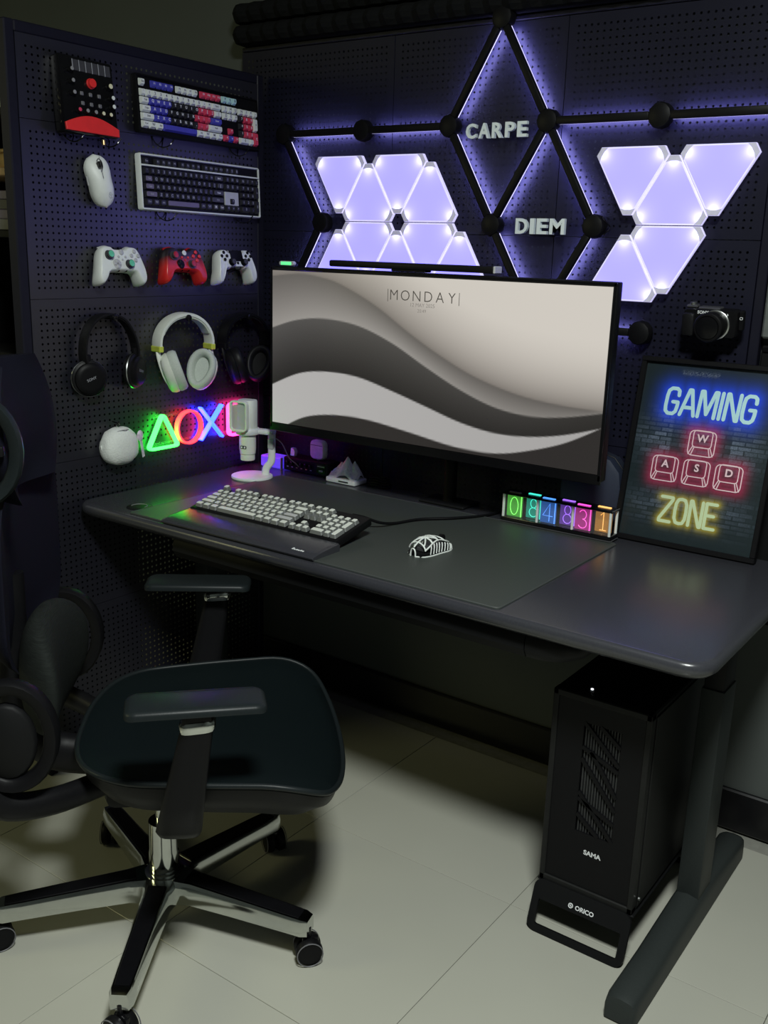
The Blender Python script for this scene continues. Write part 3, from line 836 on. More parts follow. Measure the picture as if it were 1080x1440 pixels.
# ------------------------------------------------------------------ plush pouch (plain)
t = thing('plush_pouch', 'plain white plush pouch with a lilac ribbon tag', 'pouch', (0.004, -0.607, 0.869), LW); t.scale = (.9, .95, .95)
def lump(p):
    q = Vector([math.copysign(abs(c) ** .82, c) for c in p]); q.x *= 1 - .12 * max(0, q.y); return q * (1 + .025 * math.sin(9 * p.x + 5 * p.y) * math.cos(7 * p.z))
b = BM(); ellipsoid(b, (0, 0, .036), (.062, .053, .036), 28, 18, fn=lump); obj('body', b, 'plush', t, 80)
b = BM(); tube(b, [(.045 * math.cos(a), .012 + .037 * math.sin(a), .040 + .026 * (1 - abs(math.cos(a)))) for a in np.linspace(.25 * PI, .75 * PI, 12)], .0014, 6); obj('zip', b, 'greywhite', t)
b = BM(); tube(b, [(.006 * math.cos(a), .058 + .007 * math.sin(a), .034) for a in np.linspace(0, 2 * PI, 14, endpoint=False)], .0014, 6, closed=True); obj('hanging_ring', b, 'chrome', t)
b = BM(); tube(b, [(0, .066, -.004), (0, .063, .034), (0, .068, .038)], .0016, 6); obj('hook_peg', b, 'blackgloss', t)
b = BM(); box(b, (.072, -.010, .050), (.013, .062, .002), bev=.0008, seg=1, rot=(0, .3, .18)); obj('ribbon_tag', b, 'tag', t)
b = BM(); ellipsoid(b, (.066, .022, .050), (.012, .016, .004), 14, 8); obj('ribbon_knot', b, 'tag', t, 60)
b = BM(); box(b, (-.058, -.002, .030), (.010, .020, .003), bev=.001, seg=1, rot=(0, .4, .2)); obj('side_loop', b, 'plush', t, 60)

# ------------------------------------------------------------------ neon sign
t = thing('neon_sign', 'neon sign of a green triangle, red circle, blue cross and pink square', 'neon sign', (0.014, 0, 0), LW)
def neon(col, core): return glow_mat('neon_' + col, core, 5.0)
NG = glow_mat('neon_green', (0.020, 1.0, 0.042), 9.0); NR = glow_mat('neon_red', (1.0, 0.010, 0.016), 6.5)
NB = glow_mat('neon_blue', (0.005, 0.018, 1.0), 26.0); NP = glow_mat('neon_pink', (1.0, 0.022, 0.22), 11.0)
ZN = 0.886
def neon_loop(name, pts, m, closed=True):
    b = BM(); sweep(b, pts, .0085, .0033, closed=closed, bev=.35, mtx=Matrix.Translation((0, 0, .016))); return obj(name, b, m, t, 40)
def round_poly(pts, r, k=5):
    out = []; n = len(pts)
    for i in range(n):
        p = Vector(pts[i]); a = (Vector(pts[i - 1]) - p).normalized(); c = (Vector(pts[(i + 1) % n]) - p).normalized()
        for j in range(k + 1):
            s = j / k; out.append(tuple(p + a * r * (1 - s) ** 2 + c * r * s ** 2))
    return out
neon_loop('triangle_tube', round_poly([(-.503, .840), (-.393, .840), (-.448, .936)], .014), NG)
neon_loop('circle_tube', [(-.350 + .046 * math.cos(a), ZN + .046 * math.sin(a)) for a in np.linspace(0, 2 * PI, 40, endpoint=False)], NR)
neon_loop('cross_tube', [(-.306, .842), (-.220, .936)], NB, False); neon_loop('cross_tube', [(-.306, .936), (-.220, .842)], NB, False)
neon_loop('square_tube', round_poly([(-.190, .840), (-.100, .840), (-.100, .934), (-.190, .934)], .014), NP)
for zz in (.926, .850):
    b = BM(); box(b, (-.30, zz, .004), (.34, .008, .003)); obj('backing_bar', b, 'acryl', t, None)
for x in (-.448, -.350, -.263, -.145):
    b = BM(); box(b, (x, ZN + .04, -.003), (.005, .005, .010)); obj('stand_off', b, 'acryl', t, None)

# ================================================================== DESK
DX0, DX1, DY0, DY1, DZ = 0.018, 1.665, -0.748, -0.045, 0.74
desk = thing('standing_desk', 'black height-adjustable desk with rounded edges carrying the monitor', 'desk', (0, 0, 0))
out = [(DX0 + (DX1 - DX0) / 2 + x, (DY0 + DY1) / 2 + y) for x, y in rrect(DX1 - DX0, DY1 - DY0, 0.055, 8)]
b = BM(); loft(b, out, [(.030, DZ - .034), (.012, DZ - .031), (.002, DZ - .022), (0, DZ - .014), (.0015, DZ - .006), (.006, DZ - .001), (.012, DZ)])
obj('desk_top', b, 'desktop', desk, 60)
b = BM(); box(b, (.85, -.40, DZ - .056), (1.40, .06, .04), bev=.003, seg=1); box(b, (.85, -.20, DZ - .056), (1.40, .04, .04), bev=.003, seg=1); obj('cross_beam', b, 'blackmatte', desk)
for sx, x in ((1, 1.579), (-1, 0.115)):
    b = BM(); box(b, (x, -.355, .295), (.048, .082, .51), bev=.003, seg=2)
    obj('leg_column', b, 'deskleg', desk)
    b = BM(); box(b, (x, -.355, .622), (.041, .074, .165), bev=.003, seg=2); obj('inner_column', b, 'blackmatte', desk)
    b = BM(); box(b, (x, -.37, DZ - .045), (.07, .60, .022), bev=.003, seg=1); obj('bracket', b, 'blackmatte', desk)
    # foot: rounded top, rounded ends
    prof = [(-.031, .0), (.031, .0), (.031, .032), (.029, .045), (.021, .053), (0, .056), (-.021, .053), (-.029, .045), (-.031, .032)]
    b = BM(); rr = []
    for i, (y, s, zs) in enumerate(((-.758, .86, .55), (-.754, .95, .86), (-.738, 1, .97), (-.60, 1, 1), (-.41, 1, 1.28), (-.31, 1, 1.28), (-.15, 1, 1), (-.075, 1, .95), (-.055, .85, .8), (-.045, .55, .55))):
        rr.append([(x + px * s, y, .004 + pz * zs) for px, pz in prof])
    rings(b, rr); obj('foot', b, 'deskleg', desk, 40)
    for y in (-.70, -.11):
        b = BM(); cyl(b, (x, y, 0), (x, y, .006), .016, n=12); obj('levelling_pad', b, 'blackplastic', desk)
b = BM(); lathe(b, [(.032, .0), (.032, .0015), (.029, .003), (.012, .003)], 24); obj('cable_grommet', b, 'blackplastic', desk, 40, (.185, -.672, DZ))
b = BM(); tube(b, [(.185 + .02 * math.cos(a), -.672 + .02 * math.sin(a), DZ + .003) for a in np.linspace(0, 1.2 * PI, 10)], .0015, 6); obj('grommet_lip', b, 'midgrey', desk)

t = thing('under_desk_drawer', 'slim black drawer hung under the front edge of the desk', 'drawer', (0, 0, 0))
b = BM(); 
sec = [(-.715, .704), (-.722, .690), (-.722, .672), (-.712, .655), (-.690, .648), (-.36, .648), (-.355, .704)]
rr = [[(x, y, z if x < 1.32 else z + (.704 - z) * k) for y, z in sec] for x, k in ((.36, 0), (1.312, 0))]
rings(b, rr); obj('tray', b, 'blackmatte', t, 30)
b = BM(); rr = []
for k, x in enumerate((1.314, 1.35, 1.385, 1.415, 1.44)):
    q = (0, .02, .12, .35, .8)[k]; rr.append([(x, y + .04 * q, z + (.704 - z) * q) for y, z in sec])
rings(b, rr); obj('end_cap', b, 'blackmatte', t, 60)

# ------------------------------------------------------------------ desk mat
t = thing('desk_mat', 'large black desk mat with stitched edge under keyboard and mouse', 'desk mat', (0.735, -0.447, DZ))
w_, h_ = 1.046, .566
b = BM(); loft(b, rrect(w_, h_, .010, 3), [(0, 0.0002), (0, .0025), (.0006, .003)]); obj('pad', b, 'mat', t, 30)
b = BM(); tube(b, [(x, y, .0028) for x, y in rrect(w_ - .004, h_ - .004, .010, 3)], .0012, 5, closed=True); obj('stitched_edge', b, 'matedge', t)

# ------------------------------------------------------------------ desk keyboard and wrist rest
KX, KY = .569, -.575
t = thing('desk_keyboard', 'pale grey full-size keyboard on the desk mat', 'keyboard', (KX, KY, DZ + .0178), (math.radians(11.5), 0, 0.012)); t.scale = (1.03, 1.0, 1.0)
b = BM(); box(b, (0, 0, .0105), (.442, .138, .020), bev=.004, seg=2); obj('case', b, 'blackplastic', t, 30)
for sx in (-1, 1):
    b = BM(); box(b, (sx * .17, .060, -.012), (.03, .012, .027), rot=(-.2, 0, 0)); obj('foot', b, 'blackplastic', t)
keyboard_caps(t, .0195, st_desk)
t = thing('wrist_rest', 'smooth black wrist rest in front of the desk keyboard', 'wrist rest', (KX + .004, KY - .1145, DZ + .0032), (0, 0, 0.012))
b = BM(); rr = []
for i, x in enumerate((-.234, -.232, -.224, 0, .224, .232, .234)):
    k = (.85, .95, 1, 1, 1, .95, .85)[i]
    rr.append([(x, y, z * k) for y, z in ((-.047, 0), (-.049, .004), (-.044, .0075), (-.02, .013), (.02, .0175), (.044, .0185), (.047, .016), (.047, 0))])
rings(b, rr); obj('pad', b, 'desktop', t, 40)
b = BM(); [box(b, (-.014 + .0058 * k, (.0016, -.0006, 0, -.0006, .0004, -.0004)[k], 0), (.0042, (.0075, .0042, .0048, .0042, .0052, .0042)[k], .0004), rot=(0, 0, -.25)) for k in range(6)]; obj('logo', b, 'inkwhite', t, None, (.180, -.033, .0108), (.21, 0, 0))
o = tag(obj('keyboard_cable', (lambda bm: (tube(bm, catmull([(.735, -.500, .785), (.745, -.470, .775), (.765, -.43, .757), (.775, -.38, .7475), (.80, -.31, .7475), (.86, -.24, .7475), (.90, -.16, .7455), (.91, -.075, .7445)], 8), .0035, 8), bm)[1])(BM()), 'blackplastic'), 'thick black cable leaving the back of the desk keyboard', 'cable')

# ------------------------------------------------------------------ honeycomb mouse
t = thing('skeleton_mouse', 'white open-frame gaming mouse on the desk mat', 'mouse', (.957, -.505, DZ + .0035), (0, 0, math.radians(-6)))
S = mouse_shell(None, .124, .064, .042)
Sf = lambda u, v: Vector(S[int(round(u * 18))][int(round(v * 16))])
def shell_pt(u, v):
    i = min(17.999, u * 18); j = min(15.999, v * 16); a, c = int(i), int(j); fu, fv = i - a, j - c
    p = lambda x, y: Vector(S[x][y])
    return (p(a, c) * (1 - fu) + p(a + 1, c) * fu) * (1 - fv) + (p(a, c + 1) * (1 - fu) + p(a + 1, c + 1) * fu) * fv
b = BM()
def rib(uv, r=.0019):
    pts = []
    for (u0, v0), (u1, v1) in zip(uv[:-1], uv[1:]):
        for k in range(5): pts.append(shell_pt(u0 + (u1 - u0) * k / 5, v0 + (v1 - v0) * k / 5))
    pts.append(shell_pt(*uv[-1])); tube(b, pts, r, 6)
rib([(.02, .0), (.5, .0), (.98, .0)]); rib([(.02, 1.), (.5, 1.), (.98, 1.)]); rib([(.02, 0), (.02, .5), (.02, 1)]); 
rib([(.04, .5), (.18, .5), (.34, .5)]); rib([(.14, .1), (.15, .5), (.14, .9)]); rib([(.34, .2), (.34, .8)], .0023); rib([(.15, .25), (.34, .5)]); rib([(.15, .75), (.34, .5)])
rib([(.34, .5), (.52, .32)], .0022); rib([(.34, .5), (.52, .68)], .0022); rib([(.52, .25), (.52, .75)], .0022); rib([(.52, .5), (.70, .5)]); rib([(.34, .22), (.52, .28), (.98, .30)]); rib([(.34, .78), (.52, .72), (.98, .70)])
rib([(.34, .22), (.14, .12)]); rib([(.34, .78), (.14, .88)]); rib([(.70, .3), (.70, .7)]); rib([(.98, .25), (.98, .75)])
for k in range(9):
    u = .24 + k * .075
    rib([(u, .98), (u + .05, .80)], .0013); rib([(u, .02), (u + .05, .20)], .0013)
obj('frame_shell', b, 'white', t, 60)
b = BM(); loft(b, [(p[0] * .97, p[1]) for p in [(S[i][0][0], S[i][0][1]) for i in range(1, 18)] + [(S[i][16][0], S[i][16][1]) for i in range(17, 0, -1)]], [(0, -.001), (0, .006), (.003, .008)]); obj('base_plate', b, 'blackplastic', t, 30)
b = BM(); box(b, (0, .0, .012), (.034, .080, .010), bev=.002, seg=1); obj('circuit_board', b, 'darkgrey', t)
b = BM(); cyl(b, (-.004, .040, .022), (.004, .040, .022), .009, n=16); obj('scroll_wheel', b, 'blackplastic', t)
for s in (-1, 1):
    b = BM(); rr = [[shell_pt(u, v) + Vector((0, 0, .001)) for v in ((.53, .6, .7) if s < 0 else (.30, .4, .47))] for u in (.70, .78, .86, .97)]
    rings(b, rr, closed_ring=False); 
    o = obj('button_plate', b, 'blackplastic', t, 60); md = o.modifiers.new('solid', 'SOLIDIFY'); md.thickness = .0015

# ------------------------------------------------------------------ monitor
MY = -.262
mon = thing('monitor', 'large ultrawide monitor showing grey wave wallpaper', 'monitor', (.7525, MY, .74), (0, 0, 0))
SX, SZ0, SZ1 = .4825, .181, .589
b = BM(); box(b, (0, .014, .3815), (.982, .028, .436), bev=.003, seg=2); obj('housing', b, 'blackplastic', mon, 30)
b = BM(); box(b, (0, -.0012, SZ0 - .0125), (.982, .004, .022), bev=.001, seg=1); obj('bottom_bezel', b, 'blackgloss', mon)
b = BM(); box(b, (0, -.0012, SZ1 + .0045), (.982, .004, .007), bev=.001, seg=1); obj('top_bezel', b, 'blackgloss', mon)
for s in (-1, 1):
    b = BM(); box(b, (s * (SX + .0042), -.0012, .3815), (.0068, .004, .432), bev=.001, seg=1); obj('side_bezel', b, 'blackgloss', mon)
b = BM(); box(b, (0, .06, .36), (.26, .07, .22), bev=.02, seg=3); obj('back_bulge', b, 'blackplastic', mon, 40)
b = BM(); cyl(b, (0, .165, .004), (0, .165, .36), .018, n=16); box(b, (0, .12, .36), (.10, .09, .10), bev=.006); obj('arm', b, 'blackmatte', mon, 40)
b = BM(); box(b, (0, .165, .004), (.14, .09, .008), bev=.003, seg=1); obj('base_plate', b, 'blackmatte', mon)
# screen picture: smooth overlapping waves
CA = [(0, .963), (.097, .985), (.169, .97), (.239, .933), (.352, .821), (.462, .672), (.557, .557), (.658, .457), (.774, .385), (.882, .354), (1, .345)]
CB = [(0, .631), (.086, .691), (.182, .715), (.298, .689), (.41, .602), (.518, .478), (.621, .369), (.72, .294), (.814, .269), (.902, .287), (1, .335)]
CC = [(0, .256), (.099, .35), (.196, .381), (.302, .371), (.414, .311), (.522, .243), (.625, .178), (.724, .145), (.817, .153), (.905, .189), (1, .255)]
CD = [(0, -.09), (.069, .012), (.138, .077), (.234, .11), (.339, .109), (.472, .072), (.588, .033), (.66, .022), (.727, .026), (.801, .06), (.907, .141), (1, .255)]
def curve_at(C, u):
    c = catmull([(x, y, 0) for x, y in C], 8); return np.interp(u, [p.x for p in c], [p.y for p in c])
def srgb(v): v = np.asarray(v, float) / 255.; return np.where(v <= .04045, v / 12.92, ((v + .055) / 1.055) ** 2.4)
NX, NZ = 300, 130
uu, vv = np.meshgrid(np.linspace(0, 1, NX + 1), np.linspace(0, 1, NZ + 1))
fa, fb, fc, fd = (curve_at(C, uu) for C in (CA, CB, CC, CD))
def mix(a, b, t_): t_ = np.clip(t_, 0, 1)[..., None]; return np.array(a) * (1 - t_) + np.array(b) * t_
aaz = 1.0 / NZ
top = mix((118, 112, 106), (206, 200, 191), np.clip((vv - fa) / .38, 0, 1) ** .6 * (.45 + .55 * uu ** .3)); top = mix(top, np.array((207, 201, 192)), np.clip(uu * 1.2 - .3, 0, 1) * np.clip((vv - fa) / .4, 0, 1))
band = mix((150, 146, 141), (98, 94, 90), (vv - fb) / np.maximum(fa - fb, .03)) ; band = mix(band, (92, 88, 84), np.clip(uu - .45, 0, 1) * .9)
dark = mix((40, 38, 37), (82, 80, 78), (vv - fc) / np.maximum(fb - fc, .03)); dark = mix(dark, (42, 40, 38), np.clip(uu * 1.1 - .25, 0, .8))
light = mix((176, 174, 172), (164, 162, 160), uu)
low = np.ones(uu.shape + (3,)) * np.array((44, 41, 40.))
def over(base, topc, f): t_ = np.clip((vv - f) / aaz + .5, 0, 1)[..., None]; return base * (1 - t_) + topc * t_
img = over(low, light, fd); img = over(img, dark, fc); img = over(img, band, fb); img = over(img, top, fa)
lin = srgb(img)
V = [((u - .5) * 2 * SX, -.0022, SZ0 + v * (SZ1 - SZ0)) for u, v in zip(uu.ravel(), vv.ravel())]
F = [(j * (NX + 1) + i, j * (NX + 1) + i + 1, (j + 1) * (NX + 1) + i + 1, (j + 1) * (NX + 1) + i) for j in range(NZ) for i in range(NX)]
me = bpy.data.meshes.new('screen'); me.from_pydata(V, [], F)
ca = me.color_attributes.new('print', 'FLOAT_COLOR', 'POINT')
ca.data.foreach_set('color', np.concatenate([lin.reshape(-1, 3), np.ones((lin.shape[0] * lin.shape[1], 1))], 1).ravel().astype(np.float32))
M['screen'] = attr_mat('lit_screen', .25, 1.0)
screen = obj_me('screen', me, 'screen', mon)
M['scrtext'] = mat('dark_screen_text', (.01, .01, .01), .4, emit=tuple(srgb((62, 58, 56))), estr=1.0)
M['scrtext2'] = mat('faint_screen_text', (.01, .01, .01), .4, emit=tuple(srgb((112, 107, 103))), estr=1.0)
def on_screen(u, v): return ((u - .5) * 2 * SX, -.0028, SZ0 + v * (SZ1 - SZ0))
xs = np.linspace(.412, .585, 6)
b = BM()
for ch, u in zip('MONDAY', xs):
    text_bm(b, ch, .0365, 0, bold=-.012, off=((u - .5) * 2 * SX, 0))
for u in (.393, .606): box(b, ((u - .5) * 2 * SX, 0, 0), (.0014, .030, .0002))
obj('day_text', b, 'scrtext', screen, None, (0, -.0028, SZ0 + .887 * (SZ1 - SZ0)), BW)
b = BM(); text_bm(b, '12 MAY 2025', .0130, 0, bold=-.01); obj('date_text', b, 'scrtext2', screen, None, on_screen(.499, .838), BW)
b = BM(); text_bm(b, '20:49', .0115, 0, bold=-.01); obj('time_text', b, 'scrtext2', screen, None, on_screen(.498, .805), BW)

# things on top of the monitor
t = thing('monitor_light_bar', 'black bar sitting on top of the monitor', 'light bar', (.700, MY + .02, 1.341))
b = BM(); box(b, (-.003, 0, .012), (.480, .035, .016), bev=.004, seg=2); obj('bar', b, 'blackplastic', t, 30)
b = BM(); box(b, (.2395, 0, .012), (.006, .034, .017), bev=.002, seg=1); obj('end_cap', b, 'greywhite', t)
b = BM(); box(b, (0, .0, .002), (.10, .030, .006), bev=.002, seg=1); obj('clip', b, 'blackplastic', t)
t = thing('clip_light', 'small green-lit clip on the monitor left corner', 'clip light', (.310, MY + .012, 1.3415))
b = BM(); loft(b, rrect(.050, .012, .0055, 4), [(.001, -.006), (0, -.004), (0, .004), (.001, .006)], Matrix.Translation((0, 0, .006)) @ Matrix.Rotation(PI / 2, 4, 'X')); obj('body', b, 'greywhite', t, 40)
b = BM(); box(b, (0, -.0065, .006), (.036, .002, .008), bev=.0008, seg=1); obj('green_led', b, glow_mat('green_led', (.08, .9, .25), 1.2), t)

# ------------------------------------------------------------------ clock with glowing digits
t = thing('digit_clock', 'acrylic tube-style clock with six rainbow glowing digits', 'clock', (.950, -.172, DZ + .0035), (0, 0, 0))
CLW, CLH, CLD = .292, .072, .046
b = BM(); box(b, (CLW / 2, CLD / 2, .007), (CLW, CLD, .013), bev=.003, seg=2); obj('base', b, 'blackgloss', t)
b = BM(); box(b, (CLW / 2, CLD / 2, .0015), (CLW + .002, CLD + .002, .003), bev=.001, seg=1); obj('acrylic_foot', b, 'darkgrey', t)
b = BM(); box(b, (CLW / 2, CLD / 2, CLH), (CLW, CLD, .005), bev=.0015, seg=1); obj('top_frame', b, 'blackgloss', t)
cols = [(.20, 1., .12), (.04, .75, .55), (.07, .30, 1.), (.32, .12, .85), (1., .08, .62), (1., .48, .10)]
for i, (ch, c) in enumerate(zip('084831', cols)):
    x = .031 + i * .046; y = .008 if i % 2 == 0 else .022
    gm = mat('tinted_digit_plate', tuple(.25 * q for q in c), .15, emit=c, estr=.26, alpha=.75)
    b = BM(); box(b, (x, y + .006, .0415), (.041, .006, .054), bev=.001, seg=1); pl = obj('digit_plate', b, gm, t)
    b = BM()
    V_, F_ = text_geo(ch, 1.0, -.022)
    V2, F2 = text_geo(ch, 1.0, -.036)
    # outlined engraved digit: thin strokes
    strokes = {'0': [[(.5 + .36 * math.cos(a), .5 + .5 * math.sin(a)) for a in np.linspace(0, 2 * PI, 25)]],
               '8': [[(.5 + .27 * math.cos(a), .75 + .25 * math.sin(a)) for a in np.linspace(0, 2 * PI, 21)], [(.5 + .36 * math.cos(a), .25 + .26 * math.sin(a)) for a in np.linspace(0, 2 * PI, 21)]],
               '4': [[(.66, 0), (.66, 1), (.08, .30), (.95, .30)]],
               '3': [[(.5 + .30 * math.cos(a), .75 + .25 * math.sin(a)) for a in np.linspace(.85 * PI, -.5 * PI, 16)], [(.5 + .36 * math.cos(a), .25 + .25 * math.sin(a)) for a in np.linspace(.5 * PI, -.85 * PI, 16)]],
               '1': [[(.28, .82), (.52, 1), (.52, 0)], [(.25, 0), (.8, 0)]]}[ch]
    for st in strokes: tube(b, [(x + (px - .5) * .030, y + .002, .0195 + pz * .044) for px, pz in st], .0009, 6)
    dm = glow_mat('digit_glow', c, 1.5); obj('digit', b, dm, pl)
    b = BM(); box(b, (x + .019, y + .0025, .0415), (.0018, .002, .052)); obj('edge_glow', b, dm, pl, None)
    b = BM(); box(b, (x, y + .006, CLH + .0035), (.032, .007, .002)); obj('top_glow', b, dm if i else 'midgrey', t, None)
for x, y in ((.005, .004), (.098, .004), (.192, .004), (.287, .004), (.287, .042), (.005, .042)):
    b = BM(); cyl(b, (x, y, .013), (x, y, CLH - .002), .0034, n=12); obj('post', b, 'white', t, 40)
b = BM(); box(b, (CLW / 2, .001, .042), (CLW - .01, .0015, .056)); obj('front_cover', b, 'acryl', t, None)

# ------------------------------------------------------------------ framed poster
PW, PH = .334, .435
lean = math.atan2(.088, .425)
post = thing('framed_poster', 'framed neon-style gaming zone poster leaning against the pegboard', 'poster', (1.389, -.104, DZ + .001), (PI / 2 - lean, 0, 0))
fw = .012
fr_out = [(x, y + PH / 2) for x, y in rrect(PW, PH, .002, 1)]
b = BM()
for cx, cy, w, h in ((0, fw / 2, PW, fw), (0, PH - fw / 2, PW, fw), (-PW / 2 + fw / 2, PH / 2, fw, PH - 2 * fw), (PW / 2 - fw / 2, PH / 2, fw, PH - 2 * fw)): box(b, (cx, cy, 0), (w, h, .020), bev=.0015, seg=1)
obj('frame', b, 'blackplastic', post)
b = BM(); box(b, (0, PH / 2, -.004), (PW - 2 * fw, PH - 2 * fw, .004)); obj('backing', b, 'blackplastic', post, None)
iw, ih = PW - 2 * fw, PH - 2 * fw
LET = {'G': [[(.98, .74), (.95, .92), (.75, 1), (.3, 1), (.06, .9), (0, .7), (0, .3), (.06, .1), (.3, 0), (.72, 0), (.94, .1), (1, .3), (1, .47), (.56, .47)]],
       'A': [[(0, 0), (.42, 1), (.58, 1), (1, 0)], [(.19, .3), (.81, .3)]], 'M': [[(0, 0), (.0, 1), (.14, 1), (.5, .12), (.86, 1), (1, 1), (1, 0)]],
       'I': [[(.5, 0), (.5, 1)]], 'N': [[(0, 0), (0, 1), (.12, 1), (.88, 0), (1, 0), (1, 1)]], 'Z': [[(0, 1), (1, 1), (1, .9), (0, .1), (0, 0), (1, 0)]],
       'O': [[(.5, 1), (.2, .97), (.03, .8), (0, .5), (.03, .2), (.2, .03), (.5, 0), (.8, .03), (.97, .2), (1, .5), (.97, .8), (.8, .97), (.5, 1)]], 'E': [[(1, 1), (0, 1), (0, 0), (1, 0)], [(0, .52), (.82, .52)]]}
def word_strokes(word, u0, u1, v0, v1, widths, skew=.0):
    res = []; tot = sum(widths) + .28 * (len(word) - 1); k = (u1 - u0) / tot; u = u0
    for ch, w in zip(word, widths):
        for st in LET[ch]: res.append([((u + x * w * k + (y - .5) * skew) * iw, (v0 + y * (v1 - v0)) * ih) for x, y in st])
        u += (w + .28) * k
    return res
g_st = word_strokes('GAMING', .195, .850, .720, .862, [.8, .95, 1.1, .12, .85, .8], .01)
z_st = word_strokes('ZONE', .290, .705, .112, .250, [.85, .85, .9, .75], .0)
keys = {'W': (.513, .573), 'A': (.268, .407), 'S': (.507, .407), 'D': (.745, .405)}
k_st = []
for ch, (u, v) in keys.items():
    cx, cy = u * iw, v * ih; kw, kh = .105 * iw * .93, .069 * ih
    o_ = [(cx + x, cy + y) for x, y in rrect(2 * kw, 2 * kh, .010, 4)]; o_.append(o_[0])
    kw2, kh2 = kw * .72, kh * .68
    i_ = [(cx + x, cy + .010 + y) for x, y in rrect(2 * kw2, 2 * kh2, .007, 4)]; i_.append(i_[0])
    k_st += [o_, i_]
    for sx in (-1, 1):
        k_st.append([(cx + sx * kw2 * .92, cy + .010 - kh2 * .93), (cx + sx * kw * .93, cy - kh * .93)]); k_st.append([(cx + sx * kw2 * .75, cy + .010 - kh2), (cx + sx * kw * .72, cy - kh)])
def dist_field(X, Y, strokes):
    d = np.full(X.shape, 1e9)
    for st in strokes:
        for (ax, ay), (bx, by) in zip(st[:-1], st[1:]):
            L2 = (bx - ax) ** 2 + (by - ay) ** 2 + 1e-12
            tt = np.clip(((X - ax) * (bx - ax) + (Y - ay) * (by - ay)) / L2, 0, 1)
            d = np.minimum(d, np.hypot(X - ax - tt * (bx - ax), Y - ay - tt * (by - ay)))
    return d
nx_, ny_ = 200, 270
U_, V_ = np.meshgrid(np.linspace(0, 1, nx_ + 1), np.linspace(0, 1, ny_ + 1)); X_, Y_ = U_ * iw, V_ * ih
rs = np.random.RandomState(3)
bh, bw = .0105, .030
row = np.floor(Y_ / bh).astype(int); xo = X_ + (row % 2) * bw / 2; colm = np.floor(xo / bw).astype(int)
joint = (np.minimum(Y_ % bh, bh - Y_ % bh) < .0011) | (np.minimum(xo % bw, bw - xo % bw) < .0011)
tone = rs.rand(60, 40)[row % 60, colm % 40]
patch = np.exp(-((V_ - .57) / .13) ** 2) * (.4 + .6 * (np.abs(U_ - .5) > .22)) + .55 * np.exp(-((V_ - .2) / .10) ** 2)
speck = rs.rand(*X_.shape)
bc = np.array((.012, .022, .026))[None, None, :] * np.ones(X_.shape + (3,))
lum = patch * np.where(joint, .04, .62) * (.25 + .9 * tone) * (.5 + speck * .8)
bc = bc + lum[..., None] * np.array((.20, .24, .34)) * np.exp(-((U_ - .5) / .45) ** 4)[..., None]
dg, dz, dk = dist_field(X_, Y_, g_st), dist_field(X_, Y_, z_st), dist_field(X_, Y_, k_st)
bc += np.exp(-(dg / .014) ** 1.3)[..., None] * np.array((.01, .04, .75)) + np.exp(-(dg / .030) ** 2)[..., None] * np.array((.0, .02, .20))
bc += np.exp(-(dz / .0075) ** 1.3)[..., None] * np.array((.62, .48, .02))
bc += np.exp(-(dk / .013) ** 1.6)[..., None] * np.array((.30, .006, .05))
hz_ = np.exp(-((V_ - .955) / .012) ** 2) * (np.abs(U_ - .42) < .14) * (speck > .55)
bc += hz_[..., None] * np.array((.10, .11, .12))
Vp = [(x - iw / 2, y + fw, .0) for x, y in zip(X_.ravel(), Y_.ravel())]
Fp = [(j * (nx_ + 1) + i, j * (nx_ + 1) + i + 1, (j + 1) * (nx_ + 1) + i + 1, (j + 1) * (nx_ + 1) + i) for j in range(ny_) for i in range(nx_)]
me = bpy.data.meshes.new('print'); me.from_pydata(Vp, [], Fp)
ca = me.color_attributes.new('print', 'FLOAT_COLOR', 'POINT')
ca.data.foreach_set('color', np.concatenate([np.clip(bc, 0, 1).reshape(-1, 3), np.ones((bc.shape[0] * bc.shape[1], 1))], 1).ravel().astype(np.float32))
M['print'] = attr_mat('poster_print', .35)
prt = obj_me('print', me, 'print', post, None, (0, 0, -.001))
def ribbon(strokes, w, z=.0):
    b = BM(); z0 = z
    for st in strokes:
        for (ax, ay), (bx, by) in zip(st[:-1], st[1:]):
            z0 += 4e-6; z = z0
            d = Vector((bx - ax, by - ay)); L_ = d.length
            if L_ < 1e-6: continue
            n = Vector((-d.y, d.x)) / L_ * w
            b.faces.new([b.verts.new((p[0] - iw / 2, p[1] + fw, z)) for p in ((ax + n.x, ay + n.y), (ax - n.x, ay - n.y), (bx - n.x, by - n.y), (bx + n.x, by + n.y))])
        for (ax, ay) in st:
            z0 += 4e-6; z = z0
            b.faces.new([b.verts.new((ax + w * math.cos(a) - iw / 2, ay + w * math.sin(a) + fw, z)) for a in np.linspace(0, 2 * PI, 9)[:-1]])
    return b
M['pblue'] = mat('pale_blue_print', (.55, .86, .92), .4, var=.02); M['pyel'] = mat('pale_yellow_print', (.68, .82, .50), .4, var=.02); M['ppink'] = mat('pale_pink_print', (.92, .66, .72), .4, var=.02)
obj('lettering_gaming', ribbon(g_st, .0042), 'pblue', prt, None, (0, 0, .0007)); obj('lettering_zone', ribbon(z_st, .0038), 'pyel', prt, None, (0, 0, .0007)); obj('key_outlines', ribbon(k_st, .0012), 'ppink', prt, None, (0, 0, .0006))
for ch, (u, v) in keys.items():
    b = BM(); text_bm(b, ch, .024, 0, bold=.03); obj('key_letter', b, 'ppink', prt, None, (u * iw - iw / 2, v * ih + fw + .011, .0008))
b = BM(); box(b, (0, PH / 2, .004), (iw, ih, .0012)); obj('glazing', b, mat('poster_glazing', (.02, .02, .02), .12, alpha=.03), post, None)

